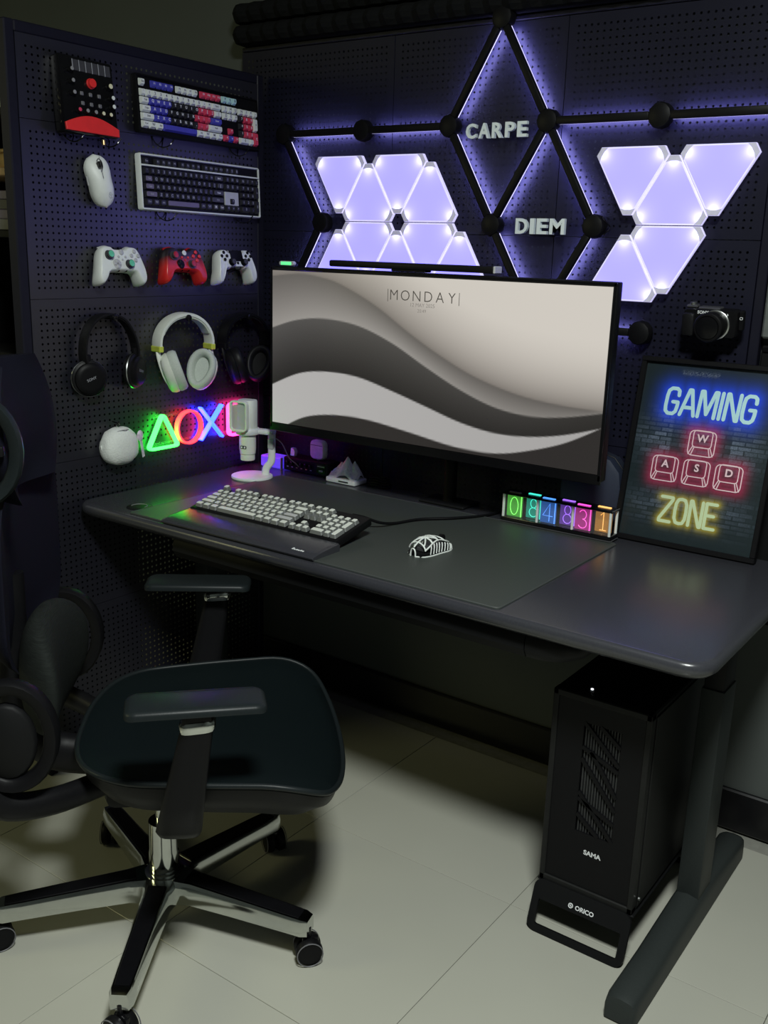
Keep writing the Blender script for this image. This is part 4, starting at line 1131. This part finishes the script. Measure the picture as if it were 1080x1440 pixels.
# ------------------------------------------------------------------ microphone
t = thing('microphone', 'white desktop microphone with square pop filter on round base', 'microphone', (.166, -.236, DZ), (0, 0, .22))
b = BM(); lathe(b, [(.058, 0), (.060, .003), (.059, .008), (.055, .0095), (.02, .0095)], 40); obj('base_disc', b, 'white', t, 40)
b = BM(); tube(b, catmull([(.030, .025, .008), (.033, .026, .028), (.046, .030, .048), (.048, .030, .075), (.048, .030, .128)], 6), .0075, 10, flat=1.5); obj('stand_arm', b, 'white', t, 50)
b = BM(); box(b, (.048, .030, .100), (.018, .020, .030), bev=.003); obj('arm_sleeve', b, 'greywhite', t)
b = BM(); box(b, (.024, .016, .136), (.080, .030, .014), bev=.005, seg=2); lathe(b, [(.033, .128), (.035, .131), (.035, .142), (.033, .145)], 32, Matrix.Translation((-.014, 0, 0))); obj('yoke_ring', b, 'white', t, 40)
mt = Matrix.Translation((-.014, 0, 0))
b = BM(); lathe(b, [(.020, .052), (.021, .054), (.021, .068), (.0195, .0685), (.0195, .070), (.0225, .071), (.024, .085), (.024, .128)], 32, mt); obj('barrel', b, 'whitewarm', t, 40)
b = BM(); loft(b, rrect(.054, .046, .018, 6), [(.002, .142), (0, .146), (0, .222), (.002, .226), (.008, .227)], mt); obj('capsule_housing', b, 'whitewarm', t, 40)
b = BM(); loft(b, rrect(.020, .009, .003, 3), [(0, 0), (0, .001)], mt @ Matrix.Translation((0, -.0238, .092)) @ Matrix.Rotation(PI / 2, 4, 'X')); pn = obj('control_panel', b, 'inkdark', t, None)
b = BM()
for dx in (-.005, .005): lathe(b, [(.0028, 0), (.0028, .001)], 12, mt @ Matrix.Translation((dx, -.0250, .092)) @ Matrix.Rotation(PI / 2, 4, 'X'))
obj('control_button', b, 'inkwhite', pn, None)
fm = mt @ Matrix.Translation((-.004, -.036, .184)) @ Matrix.Rotation(PI / 2, 4, 'X')
o_ = rrect(.058, .088, .013, 5); 
b = BM(); rr = [poly_ring(o_, i, z) for i, z in ((0, 0), (0, .010), (.001, .012), (.005, .012), (.006, .010), (.006, 0))]; v = rings(b, rr, loop=True); xf(b, v, fm); pf = obj('pop_filter', b, 'whitewarm', t, 40)
b = BM(); loft(b, rrect(.046, .076, .010, 4), [(0, .003), (0, .004)], fm); obj('filter_mesh', b, mat('filter_gauze', (.55, .58, .55), .7, alpha=.55, scale=900, var=.4), pf, None)
for k in range(3):
    b = BM(); box(b, (0, .020 - k * .020, .0015), (.028, .003, .002), mtx=fm); obj('grille_slot', b, 'midgrey', pf, None)
b = BM(); tube(b, catmull([(.050, .034, .120), (.070, .050, .10), (.080, .075, .055), (.085, .110, .030), (.085, .140, .008)], 6), .0016, 6); obj('cable', b, 'greywhite', t)

# ------------------------------------------------------------------ audio interface, box, small things under the monitor
t = thing('audio_interface', 'black audio interface with a row of knobs under the monitor', 'audio interface', (.165, -.085, DZ))
b = BM(); box(b, (.083, .02, .022), (.172, .060, .040), bev=.003, seg=1); obj('body', b, 'blackmatte', t)
for k in range(6):
    b = BM(); lathe(b, [(.0055, 0), (.0055, .006), (.004, .007)], 12); kn = obj('knob', b, 'blackgloss', t, 40, (.014 + k * .018, -.010, .026), BW)
    b = BM(); box(b, (0, -.012, .0), (.006, .0018, .0012)); obj('marking', b, 'inkwhite', kn, None)
b = BM(); box(b, (.143, -.0105, .024), (.032, .001, .024)); dp = obj('display', b, 'blackgloss', t, None)
b = BM(); box(b, (.143, -.0112, .018), (.014, .0006, .005)); obj('reading', b, 'inkgrey', dp, None)
b = BM(); box(b, (.143, -.0112, .031), (.026, .0006, .003)); obj('heading', b, 'inkgrey', dp, None)
t = thing('acrylic_box', 'low translucent box with blue neon light painted in as glow beside the microphone', 'dock', (.075, -.085, DZ))
b = BM(); box(b, (.040, .010, .018), (.082, .050, .034), bev=.003, seg=1); obj('body', b, mat('acrylic_painted_blue_light', (.3, .3, .5), .4, emit=(.07, .035, .75), estr=.9), t)  # emission stands in for blue neon light falling on the box
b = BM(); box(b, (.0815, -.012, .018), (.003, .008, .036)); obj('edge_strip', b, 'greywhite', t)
t = thing('earbud_case', 'rounded white earbud case standing on the audio interface', 'earbud case', (.272, -.062, DZ + .0425))
b = BM(); loft(b, rrect(.056, .058, .016, 5, 0, .030), [(.004, -.011), (0, -.006), (0, .006), (.004, .011)], Matrix.Rotation(PI / 2, 4, 'X')); c_ = obj('body', b, 'mount', t, 50)
b = BM(); box(b, (0, -.0112, .044), (.046, .0012, .0014)); obj('lid_line', b, 'inkdark', c_, None)
b = BM(); lathe(b, [(.006, 0), (.006, .003), (.003, .004)], 12); obj('foot', b, 'mount', t, 40, (0, 0, -.001))
t = thing('white_charger_plug', 'tiny white plug standing left on the audio interface', 'plug', (.182, -.070, DZ + .0425))
b = BM(); loft(b, [(-.009, .0), (.007, .0), (.010, .014), (.004, .024), (-.007, .024)], [(.001, -.007), (0, -.005), (0, .005), (.001, .007)], Matrix.Rotation(PI / 2, 4, 'X')); obj('body', b, 'mount', t, 40)
b = BM(); box(b, (0, 0, -.0005), (.010, .008, .003)); obj('prong_base', b, 'greywhite', t, None)
t = thing('mountain_ornament', 'white mountain-shaped ornament on a small slab under the monitor', 'ornament', (.402, -.095, DZ))
b = BM(); box(b, (0, 0, .008), (.105, .060, .015), bev=.004, seg=2); obj('slab', b, 'mount', t)
b = BM(); text_bm(b, 'ALPINE', .008, 0) if False else box(b, (.012, -.0305, .008), (.034, .0008, .004)); obj('marking', b, 'inkdark', t, None)
b = BM(); n = 22; g = {}
rsm = np.random.RandomState(5)
pk = [(-.022, .008, .040, .020), (.004, .0, .060, .022), (.026, .006, .050, .017), (-.036, -.006, .022, .014), (.014, -.014, .030, .014)]
for i in range(n + 1):
    for j in range(n + 1):
        x = -.048 + .096 * i / n; y = -.026 + .052 * j / n
        z = max([h * max(0, 1 - math.hypot((x - a), (y - c) * 1.2) / (r * 1.7)) for a, c, h, r in pk]) + .005 * rsm.rand() * (0 if i in (0, n) or j in (0, n) else 1)
        g[i, j] = b.verts.new((x, y, .0145 + z))
for i in range(n):
    for j in range(n): b.faces.new((g[i, j], g[i + 1, j], g[i + 1, j + 1], g[i, j + 1]))
obj('peaks', b, 'mount', t, 20)
b = BM()
for k in range(4): tube(b, [(.505 + (.036 - .003 * k) * math.cos(a), -.075 + (.022 - .002 * k) * math.sin(a) , DZ + .006 + .007 * k + .003 * math.sin(3 * a)) for a in np.linspace(0, 2 * PI, 30, endpoint=False)], .0028, 7, closed=True)
tag(obj('coiled_cable', b, 'blackplastic', None, 60), 'coil of black cable beside the mountain ornament', 'cable')

t = thing('storage_case', 'dark navy round-shouldered case between the clock and the poster', 'case', (1.142, -.050, DZ))
b = BM(); loft(b, [(-.075, 0), (.075, 0), (.078, .10), (.070, .150), (.045, .178), (0, .190), (-.045, .196), (-.068, .170), (-.078, .10)], [(.008, -.038), (0, -.030), (0, .030), (.008, .036)], Matrix.Rotation(PI / 2, 4, 'X')); obj('shell', b, 'navy', t, 50)
b = BM(); tube(b, [(-.076, 0, .02), (-.077, 0, .10), (-.068, 0, .172), (-.045, 0, .197), (0, 0, .191), (.045, 0, .179), (.070, 0, .151), (.078, 0, .10), (.076, 0, .02)], .002, 6); obj('zip', b, 'blackplastic', t)

# ------------------------------------------------------------------ camera hung on the back pegboard
t = thing('wall_camera', 'black mirrorless camera hung on the pegboard above the poster', 'camera', (1.378, -.010, 1.257), BW)
t.rotation_euler = (PI / 2 + .10, 0, -.05)
b = BM(); loft(b, rrect(.122, .062, .010, 4), [(.003, 0), (0, .004), (0, .032), (.002, .036)]); obj('body', b, 'blackplastic', t, 40)
b = BM(); box(b, (-.046, -.004, .040), (.030, .052, .018), bev=.007, seg=2); obj('grip', b, 'blackcush', t, 40)
b = BM(); box(b, (-.004, .032, .020), (.050, .006, .026), bev=.002, seg=1); box(b, (-.046, .034, .018), (.026, .008, .020), bev=.003, seg=1); obj('top_plate', b, 'darkgrey', t)
b = BM(); lathe(b, [(.008, 0), (.008, .006), (.006, .007)], 16, Matrix.Translation((-.046, .037, .018)) @ Matrix.Rotation(-PI / 2, 4, 'X')); obj('shutter_button', b, 'satin', t)
b = BM(); lathe(b, [(.033, .034), (.033, .040), (.0315, .041)], 36, Matrix.Translation((.014, -.002, 0))); obj('lens_mount_ring', b, 'satin', t, 40)
b = BM(); lathe(b, [(.030, .040), (.0305, .062), (.032, .064), (.032, .082), (.030, .084), (.026, .0845), (.024, .081), (.010, .080)], 36, Matrix.Translation((.014, -.002, 0))); obj('lens', b, 'blackplastic', t, 30)
b = BM(); lathe(b, [(.0245, .083), (.0245, .086), (.020, .0868), (.005, .087)], 32, Matrix.Translation((.014, -.002, 0))); obj('lens_cap', b, 'blackgloss', t, 30)
b = BM(); text_bm(b, 'SONY', .0095, 0, bold=.03); obj('logo', b, 'inkwhite', t, None, (-.016, .0235, .0363))
b = BM(); text_bm(b, 'a', .008, 0, bold=.02); obj('badge', b, 'inkwhite', t, None, (.040, .022, .0363))
b = BM(); box(b, (.066, .008, .018), (.010, .044, .020), bev=.003, seg=1); hd = obj('strap_lug', b, 'blackplastic', t)
b = BM(); tube(b, rrect(.006, .005, .0015, 2) and [(x + .068, y + .014, .0288) for x, y in rrect(.006, .005, .0015, 2)], .0006, 5, closed=True); obj('lug_mark', b, 'inkwhite', hd)

# ------------------------------------------------------------------ right of the pegboard
t = thing('switch_box', 'grey wall box with cream door at the right edge', 'wall box', (1.478, .048, 1.225), BW)
b = BM(); box(b, (.11, .075, .022), (.22, .148, .044), bev=.004, seg=1); obj('housing', b, 'boxgrey', t)
b = BM(); box(b, (.125, .080, .046), (.17, .106, .005), bev=.002, seg=1); obj('door', b, 'cream', t)
t = thing('black_side_panel', 'plain black panel on the wall right of the poster', 'panel', (1.478, .046, .56), BW)
b = BM(); box(b, (.16, .325, .012), (.32, .648, .024), bev=.003, seg=1); obj('board', b, 'blackmatte', t)
b = BM(); box(b, (.16, .640, .026), (.31, .010, .006), bev=.001, seg=1); obj('top_trim', b, 'blackgloss', t)

# ================================================================== COMPUTER CASE AND ITS STAND
pc = thing('computer_case', 'black tower computer case with diagonal grille under the desk', 'computer', (1.316, -.572, .104))
CW, CD_, CH = .208, .41, .442
b = BM(); box(b, (CW / 2, CD_ / 2 + .006, CH / 2), (CW, CD_ - .012, CH), bev=.003, seg=1); obj('body', b, 'blackmatte', pc, 30)
b = BM()
for cx, cz, w, h in ((CW / 2, .007, CW, .014), (CW / 2, CH - .007, CW, .014), (.006, CH / 2, .012, CH), (CW - .006, CH / 2, .012, CH)): box(b, (cx, .003, cz), (w, .022, h), bev=.002, seg=1)
obj('front_frame', b, 'pcframe', pc)
gx0, gx1, gz0, gz1 = .070, .150, .140, .385
b = BM()
for cx, cz, w, h in ((gx0 / 2 + .006, CH / 2, gx0 - .012, CH - .028), ((gx1 + CW) / 2 - .006, CH / 2, CW - gx1 - .012, CH - .028), ((gx0 + gx1) / 2, (gz0 + .014) / 2, gx1 - gx0, gz0 - .014), ((gx0 + gx1) / 2, (gz1 + CH - .014) / 2, gx1 - gx0, CH - .014 - gz1)):
    box(b, (cx, .0, cz), (w, .008, h))
obj('front_panel', b, 'blackplastic', pc, None)
fin = BM(); box(fin, (0, 0, 0), (.0028, .006, gz1 - gz0)); fin0 = None
for k in range(13):
    x = gx0 + .004 + k * (gx1 - gx0 - .008) / 12
    if fin0 is None: fin0 = obj('grille_fin', fin, 'fin', pc, None, (x, .003, (gz0 + gz1) / 2))
    else: share(fin0, pc, (x, .003, (gz0 + gz1) / 2))
for k, (xa, za, xb, zb) in enumerate(((gx0, gz1, gx1, gz1 - .075), (gx0 + .035, gz1, gx1, gz1 - .035), (gx0, gz1 - .055, gx1, gz1 - .088), (gx0, gz1 - .08, gx1, gz1 - .175), (gx0 + .02, gz1 - .06, gx1, gz1 - .145), (gx0, gz0 + .075, gx1, gz0 + .04), (gx0, gz0 + .09, gx1, gz0), (gx0, gz0 + .04, gx1 - .03, gz0))):
    L_ = math.hypot(xb - xa, zb - za); b = BM(); box(b, ((xa + xb) / 2, -.0025, (za + zb) / 2), (L_, .006, .008), rot=None)
    o = None
    bm2 = BM(); box(bm2, (0, 0, 0), (L_, .006, .008)); b.free()
    obj('diagonal_bar', bm2, 'blackplastic', pc, None, ((xa + xb) / 2, -.002, (za + zb) / 2), (0, -math.atan2(zb - za, xb - xa), 0))
b = BM(); text_bm(b, 'SAMA', .0145, 0, bold=.04); obj('logo', b, 'inkwhite', pc, None, (.112, -.0048, .098), BW)
b = BM(); box(b, (CW + .0015, CD_ / 2, CH / 2), (.003, CD_ - .03, CH - .02), bev=.001, seg=1); obj('side_panel', b, 'pcframe', pc)
b = BM(); lathe(b, [(.003, 0), (.003, .002)], 10); obj('power_led', b, glow_mat('white_led', (.9, .95, 1), 1.5), pc, None, (.066, .030, CH + .0))
b = BM(); cyl(b, (CW + .003, .016, .028), (CW + .006, .016, .028), .004, n=10); obj('thumb_screw', b, 'satin', pc)

st = thing('computer_stand', 'black open-frame stand under the computer case', 'stand', (1.312, -.612, 0))
SWd, SDp = .216, .40
def frame_ring(bm, w, h, th, wd, mtx):
    o_ = rrect(w, h, .020, 5); 
    rr = [poly_ring(o_, i, z) for i, z in ((0, -th), (0, th), (wd, th), (wd, -th))]
    v = rings(bm, rr, loop=True); xf(bm, v, mtx)
tl = math.atan2(.034, .10)
b = BM(); frame_ring(b, SWd, .112, .004, .016, Matrix.Translation((SWd / 2, .014, .053)) @ Matrix.Rotation(PI / 2 - tl, 4, 'X')); ff = obj('front_loop', b, 'blackmatte', st, 30)
b = BM(); box(b, (SWd / 2, .010, .080), (SWd - .02, .004, .030), mtx=None, rot=None); 
b.free(); b = BM(); v = box(b, (0, 0, 0), (SWd - .03, .028, .005)); xf(b, v, Matrix.Translation((SWd / 2, .0215, .079)) @ Matrix.Rotation(PI / 2 - tl, 4, 'X')); nb = obj('name_band', b, 'blackmatte', ff)
mlogo = Matrix.Translation((SWd / 2 + .0, .0180, .0785)) @ Matrix.Rotation(PI / 2 - tl, 4, 'X')
b = BM(); text_bm(b, 'ORICO', .0130, 0, bold=.03, off=(.010, 0)); tube(b, [(-.021 + .0045 * math.cos(a), .0005 + .0045 * math.sin(a), 0) for a in np.linspace(0, 2 * PI, 14, endpoint=False)], .0012, 5, closed=True); tube(b, [(-.023, .002, 0), (-.019, -.001, 0)], .0011, 5); xf(b, b.verts[:], mlogo); obj('logo', b, 'inkwhite', nb, None)
b = BM(); box(b, (SWd / 2, .034 + SDp / 2, .100), (SWd, SDp, .006), bev=.002, seg=1); obj('top_plate', b, 'blackmatte', st)
b = BM(); frame_ring(b, SWd, .112, .004, .016, Matrix.Translation((SWd / 2, .030 + SDp, .053)) @ Matrix.Rotation(PI / 2, 4, 'X')); obj('back_loop', b, 'blackmatte', st, 30)

# ================================================================== OFFICE CHAIR
ch = thing('office_chair', 'dark ergonomic office chair on a polished five-star base', 'chair', (.692, -1.07, 0), (0, 0, math.radians(42)))
def rotz(a): return Matrix.Rotation(a, 4, 'Z')
# base
b = BM(); lathe(b, [(.020, .070), (.046, .074), (.050, .084), (.048, .112), (.040, .122), (.030, .124)], 28); obj('base_hub', b, 'chrome', ch, 40)
leg_bm = BM(); rr = []
for x, w, z0, z1 in ((.035, .030, .076, .122), (.07, .0235, .080, .120), (.16, .0215, .078, .113), (.27, .0195, .074, .104), (.305, .0185, .072, .101), (.318, .014, .072, .098)):
    x *= 1.05; w *= 1.2; z0 -= .006; rr.append([(x, -w, z0), (x, w, z0), (x, w, z1 - .010), (x, w * .80, z1), (x, -w * .80, z1), (x, -w, z1 - .010)])
rings(leg_bm, rr); leg0 = obj('base_leg', leg_bm, 'chrome', ch, 30)
in_bm = BM(); rr = []
for x, w, z in ((.055, .016, .1222), (.16, .0150, .1140), (.27, .0135, .1050), (.300, .0120, .1022)): x *= 1.05; w *= 1.2; rr.append([(x, -w, z), (x, w, z), (x, w * .9, z + .0016), (x, -w * .9, z + .0016)])
rings(in_bm, rr); in0 = obj('leg_cover', in_bm, 'blackgloss', leg0, 30)
def wheel_parts(parent, x):
    b = BM()
    for s in (-1, 1):
        lathe(b, [(.010, .003), (.024, .004), (.0275, .008), (.0275, .017), (.024, .0215), (.012, .0225)], 24, Matrix.Translation((0, 0, .028)) @ Matrix.Rotation(PI / 2 * s, 4, 'X'))
    w = obj('caster_wheel', b, 'blackplastic', parent, 40)
    b = BM(); cyl(b, (0, 0, .045), (0, 0, .076), .006, n=10); v = box(b, (.004, 0, .044), (.034, .012, .022), bev=.004); f = obj('caster_fork', b, 'blackgloss', w, 40)
    b = BM(); tube(b, [(.026 * math.cos(a), -.0235, .028 + .026 * math.sin(a)) for a in np.linspace(0, 2 * PI, 22, endpoint=False)], .0012, 5, closed=True); tube(b, [(.026 * math.cos(a), .0235, .028 + .026 * math.sin(a)) for a in np.linspace(0, 2 * PI, 22, endpoint=False)], .0012, 5, closed=True); g2 = obj('wheel_rim', b, 'midgrey', w, 40)
    return w, f, g2
w0, wf0, wr0 = wheel_parts(ch, 0)
for k in range(5):
    a = math.radians(16 - 42 + 72 * k)
    lg = leg0 if k == 0 else share(leg0, ch)
    lg.rotation_euler = (0, 0, a)
    if k: share(in0, lg)
    w = w0 if k == 0 else share(w0, ch)
    w.location = (.330 * math.cos(a), .330 * math.sin(a), 0); w.rotation_euler = (0, 0, a + (.6, 1.1, -.5, .3, 1.0)[k])
    if k: share(wf0, w); share(wr0, w)
b = BM(); lathe(b, [(.029, .118), (.031, .122), (.031, .17), (.0295, .175), (.0295, .24)], 28); obj('gas_sleeve', b, 'chrome', ch, 40)
b = BM(); cyl(b, (0, 0, .235), (0, 0, .40), .015, n=20); obj('gas_piston', b, 'chrome', ch, 40)
b = BM(); box(b, (.03, 0, .365), (.26, .20, .085), bev=.02, seg=2); box(b, (.0, -.10, .385), (.09, .12, .03), bev=.006); box(b, (.0, .10, .385), (.09, .12, .03), bev=.006); obj('tilt_mechanism', b, 'blackplastic', ch, 40)
# seat
so = [(-.150, 0), (-.143, -.10), (-.112, -.185), (-.05, -.238), (.05, -.260), (.18, -.276), (.265, -.282), (.318, -.258), (.346, -.19), (.362, -.10), (.367, 0)]
half = [(p[0], p[1]) for p in so]
full = half + [(x, -y) for x, y in half[::-1][1:-1]]
full = [(v.x, v.y) for v in catmull([(x, y, 0) for x, y in full], 4, closed=True)]
def seat_z(x, y):
    f = max(0, (x - .20) / .165)
    return -.050 * f * f + .026 * (abs(y) / .27) ** 2.2 + .012 * max(0, (-x - .02) / .13)
b = BM(); nr = 9; rr = []
for k in range(nr + 1):
    s = 1 - k / nr * .97
    rr.append([(.10 + (x - .10) * s, y * s, .452 + seat_z(.10 + (x - .10) * s, y * s) - .006 * (k == 0)) for x, y in full])
rr.insert(0, [(.10 + (x - .10) * 1.0, y, .438 + seat_z(x, y)) for x, y in full])
rr.insert(0, [(.10 + (x - .10) * .93, y * .93, .430 + seat_z(x, y)) for x, y in full])
rings(b, rr, cap0=True, cap1=True); obj('seat', b, 'seat', ch, 60)
b = BM(); tube(b, [(x, y, .446 + seat_z(x, y)) for x, y in full], .0055, 8, closed=True); obj('seat_rim', b, 'armpad', ch, 60)
b = BM(); rr = []
for s, z in ((.99, .436), (.96, .412), (.84, .380), (.60, .362)): rr.append([(.09 + (x - .09) * s, y * s, z + seat_z(x, y) * (1.0 if s > .9 else .5)) for x, y in full])
rings(b, rr); obj('seat_pan', b, 'blackplastic', ch, 60)
# arms
def arm(s, pad_c, pad_rot, top):
    b = BM(); rr = []
    for x, y, z, wx, wy in ((.060, s * .255, .372, .036, .020), (.062, s * .285, .400, .040, .022), (.072, s * .300, .46, .036, .020), (.090, s * .312, .56, .030, .017), (.100, s * .318, .615, .027, .016)):
        rr.append([(x + px * wx, y + py * wy, z) for px, py in rrect(2, 2, .6, 3)])
    rings(b, rr); p = obj('arm_post', b, 'blackplastic', ch, 40)
    b = BM(); rr = []
    for z, k in ((.606, 1.04), (.612, 1.12), (.622, 1.12), (.626, 1.0)): rr.append([(.100 + px * .027 * k, s * .318 + py * .016 * k, z + px * .003) for px, py in rrect(2, 2, .6, 3)])
    rings(b, rr); obj('clip_ring', b, 'chrome', p, 40)
    b = BM(); box(b, (.100, s * .318, .632), (.05, .03, .036), bev=.004); obj('pad_mount', b, 'blackplastic', p)
    m_ = Matrix.Translation(pad_c) @ rotz(pad_rot)
    b = BM(); loft(b, rrect(.232, .084, .020, 5), [(.008, -.008), (0, -.004), (0, .004), (.003, .008), (.010, .0095)], m_)
    for v in b.verts: v.co.z -= .35 * max(0, abs((v.co - Vector(pad_c)).length) - .07) ** 2 * 6
    obj('arm_pad', b, 'armpad', ch, 60)
arm(-1, (.098, -.318, .655), .10, 0)
arm(1, (.060, .288, .657), -.06, 0)
# back: lower bracket, spine, backrest, lumbar pad, headrest
b = BM(); tube(b, catmull([(.02, 0, .385), (-.12, 0, .392), (-.215, 0, .410), (-.268, 0, .47), (-.275, 0, .60), (-.275, 0, .78)], 6), [.030] * 12 + [.026] * 12 + [.022] * 7, 12, flat=1.4); obj('spine', b, 'blackplastic', ch, 60)
for s in (-1, 1):
    b = BM(); tube(b, catmull([(-.08, s * .10, .395), (-.17, s * .19, .405), (-.245, s * .235, .425), (-.275, s * .235, .47)], 6), .020, 10, flat=1.3); obj('back_arm', b, 'blackplastic', ch, 60)
    # ring-shaped hinge cover
    m_ = Matrix.Translation((-.225, s * .235, .560)) @ Matrix.Rotation(PI / 2, 4, 'X')
    o_ = [(.082 * math.cos(a), .105 * math.sin(a)) for a in np.linspace(0, 2 * PI, 32, endpoint=False)]
    b = BM(); rr = [poly_ring(o_, i, z) for i, z in ((.004, -.016), (0, -.010), (0, .010), (.004, .016), (.022, .014), (.026, .006), (.026, -.006), (.022, -.014))]; v = rings(b, rr, loop=True); xf(b, v, m_); hc = obj('hinge_cover', b, 'blackplastic', ch, 60)
    b = BM(); loft(b, [(.050 * math.cos(a) - .006, .072 * math.sin(a) - .01) for a in np.linspace(0, 2 * PI, 20, endpoint=False)], [(.006, -.010), (0, -.004), (0, .004), (.006, .010)], m_); obj('hinge_web', b, 'blackmatte', hc, 60)
    b = BM(); tube(b, catmull([(-.250, s * .235, .63), (-.262, s * .228, .75), (-.262, s * .215, .90), (-.250, s * .20, 1.02)], 5), .013, 10); obj('back_upright', b, 'blackplastic', ch, 60)
def back_panel(name, z0, z1, hw0, hw1, u0, u1, bow, th, m, nz=10, ny=12, rnd=.25):
    b = BM(); rr = []
    ringn = []
    for i in range(nz + 1):
        t_ = i / nz; z = z0 + (z1 - z0) * t_
        e = min(1, min(t_, 1 - t_) / rnd); hw = (hw0 + (hw1 - hw0) * t_) * (1 - .35 * (1 - e) ** 2.2); u = u0 + (u1 - u0) * t_
        front = []; back = []
        for j in range(ny + 1):
            s = -1 + 2 * j / ny
            edge = (1 - abs(s) ** 6); te = th * max(.15, edge) * (.35 + .65 * min(1, e + .2))
            x = u + bow * s * s
            front.append((x + te, s * hw, z)); back.append((x - te, s * hw, z))
        rr.append(front + back[::-1])
    rings(b, rr); return obj(name, b, m, ch, 70)
back_panel('backrest', .635, .985, .225, .222, -.282, -.280, .055, .020, 'backfab')
hr = back_panel('headrest', .945, 1.180, .205, .180, -.268, -.290, .060, .042, 'backfab', nz=18, ny=20, rnd=.5)
b = BM(); ellipsoid(b, (0, 0, 0), (.042, .165, .118), 32, 20, fn=lambda p: Vector((p.x + 1.1 * p.y * p.y, math.copysign(abs(p.y) ** .85, p.y), math.copysign(abs(p.z) ** .85, p.z)))); bmesh.ops.translate(b, vec=(-.215, 0, .590), verts=b.verts[:]); lp = obj('lumbar_pad', b, 'lumbar', ch, 80)
b = BM(); m_ = Matrix.Translation((-.246, -.205, 1.055)) @ Matrix.Rotation(PI / 2, 4, 'X')
o_ = [(.066 * math.cos(a), .092 * math.sin(a)) for a in np.linspace(0, 2 * PI, 28, endpoint=False)]
rr = [poly_ring(o_, i, z) for i, z in ((.004, -.010), (0, -.004), (0, .004), (.004, .010), (.020, .008), (.024, 0), (.020, -.008))]; v = rings(b, rr, loop=True); xf(b, v, m_); hk_ = obj('headrest_bracket', b, 'armpad', ch, 60)
b = BM(); box(b, (-.256, -.205, 1.055), (.09, .012, .018), bev=.003); lathe(b, [(.014, -.012), (.014, .012), (.010, .014)], 16, m_); obj('bracket_knob', b, 'blackplastic', hk_, 40)
b = BM(); cyl(b, (-.118, -.150, .402), (-.118, -.158, .402), .005, n=10); obj('screw', b, 'satin', ch, 40)
b = BM(); tube(b, [(.055, -.16, .375), (.06, -.235, .368)], .006, 8); box(b, (.06, -.245, .366), (.03, .03, .008), bev=.002); obj('height_lever', b, 'blackplastic', ch, 40)

# ================================================================== SHELF BEYOND THE PARTITION (left edge)
SY = -.80
t = thing('storage_shelf', 'dark shelving unit beyond the pegboard partition at the left edge', 'shelf', (-.025, SY, 0))
for x in (-.40, -.010):
    b = BM(); box(b, (x, .15, .93), (.02, .30, 1.86), bev=.002, seg=1); obj('side', b, 'blackmatte', t)
b = BM(); box(b, (-.205, .294, .93), (.37, .012, 1.86)); obj('back_panel', b, 'blackmatte', t, None)
for z, m_ in ((.10, 'blackmatte'), (.60, 'blackmatte'), (1.10, 'blackmatte'), (1.400, 'blackmatte'), (1.545, 'wood'), (1.680, 'blackmatte'), (1.85, 'blackmatte')):
    b = BM(); box(b, (-.205, .145, z), (.368, .28, .018), bev=.002, seg=1); obj('board', b, m_, t)
bz = 1.4095
for k, (h, m_, lab) in enumerate(((.026, 'midgrey', 'grey book at the bottom of the flat stack on the dark shelf'), (.022, 'keypurple', 'dusky purple book second from the bottom of the shelf stack'), (.024, 'darkgrey', 'dark grey book third from the bottom of the shelf stack'), (.020, 'keypurple', 'thin purple book on top of the flat shelf stack'))):
    t = thing('book', lab, 'book', (-.150 + .004 * k, SY + .10, bz), group='books stacked on the shelf')
    b = BM(); box(b, (0, 0, h / 2), (.19, .15, h), bev=.0015, seg=1); obj('cover', b, m_, t)
    b = BM(); box(b, (.002, .002, h / 2), (.19, .151, h - .006)); obj('pages', b, 'boxgrey', t, None)
    bz += h + .0003
t = thing('trinket_box', 'small gold box on the wooden shelf board at the left edge', 'box', (-.135, SY + .07, 1.5545))
b = BM(); box(b, (0, 0, .018), (.10, .07, .036), bev=.004, seg=2); obj('body', b, 'gold', t)
b = BM(); box(b, (0, 0, .041), (.104, .074, .010), bev=.003, seg=2); obj('lid', b, 'gold', t)
t = thing('storage_carton', 'white carton on the upper shelf at the left edge', 'box', (-.160, SY + .09, 1.6895))
b = BM(); box(b, (0, 0, .045), (.15, .14, .090), bev=.002, seg=1); obj('carton', b, 'white', t)
b = BM(); box(b, (0, 0, .094), (.154, .144, .012), bev=.002, seg=1); obj('lid', b, 'white', t)
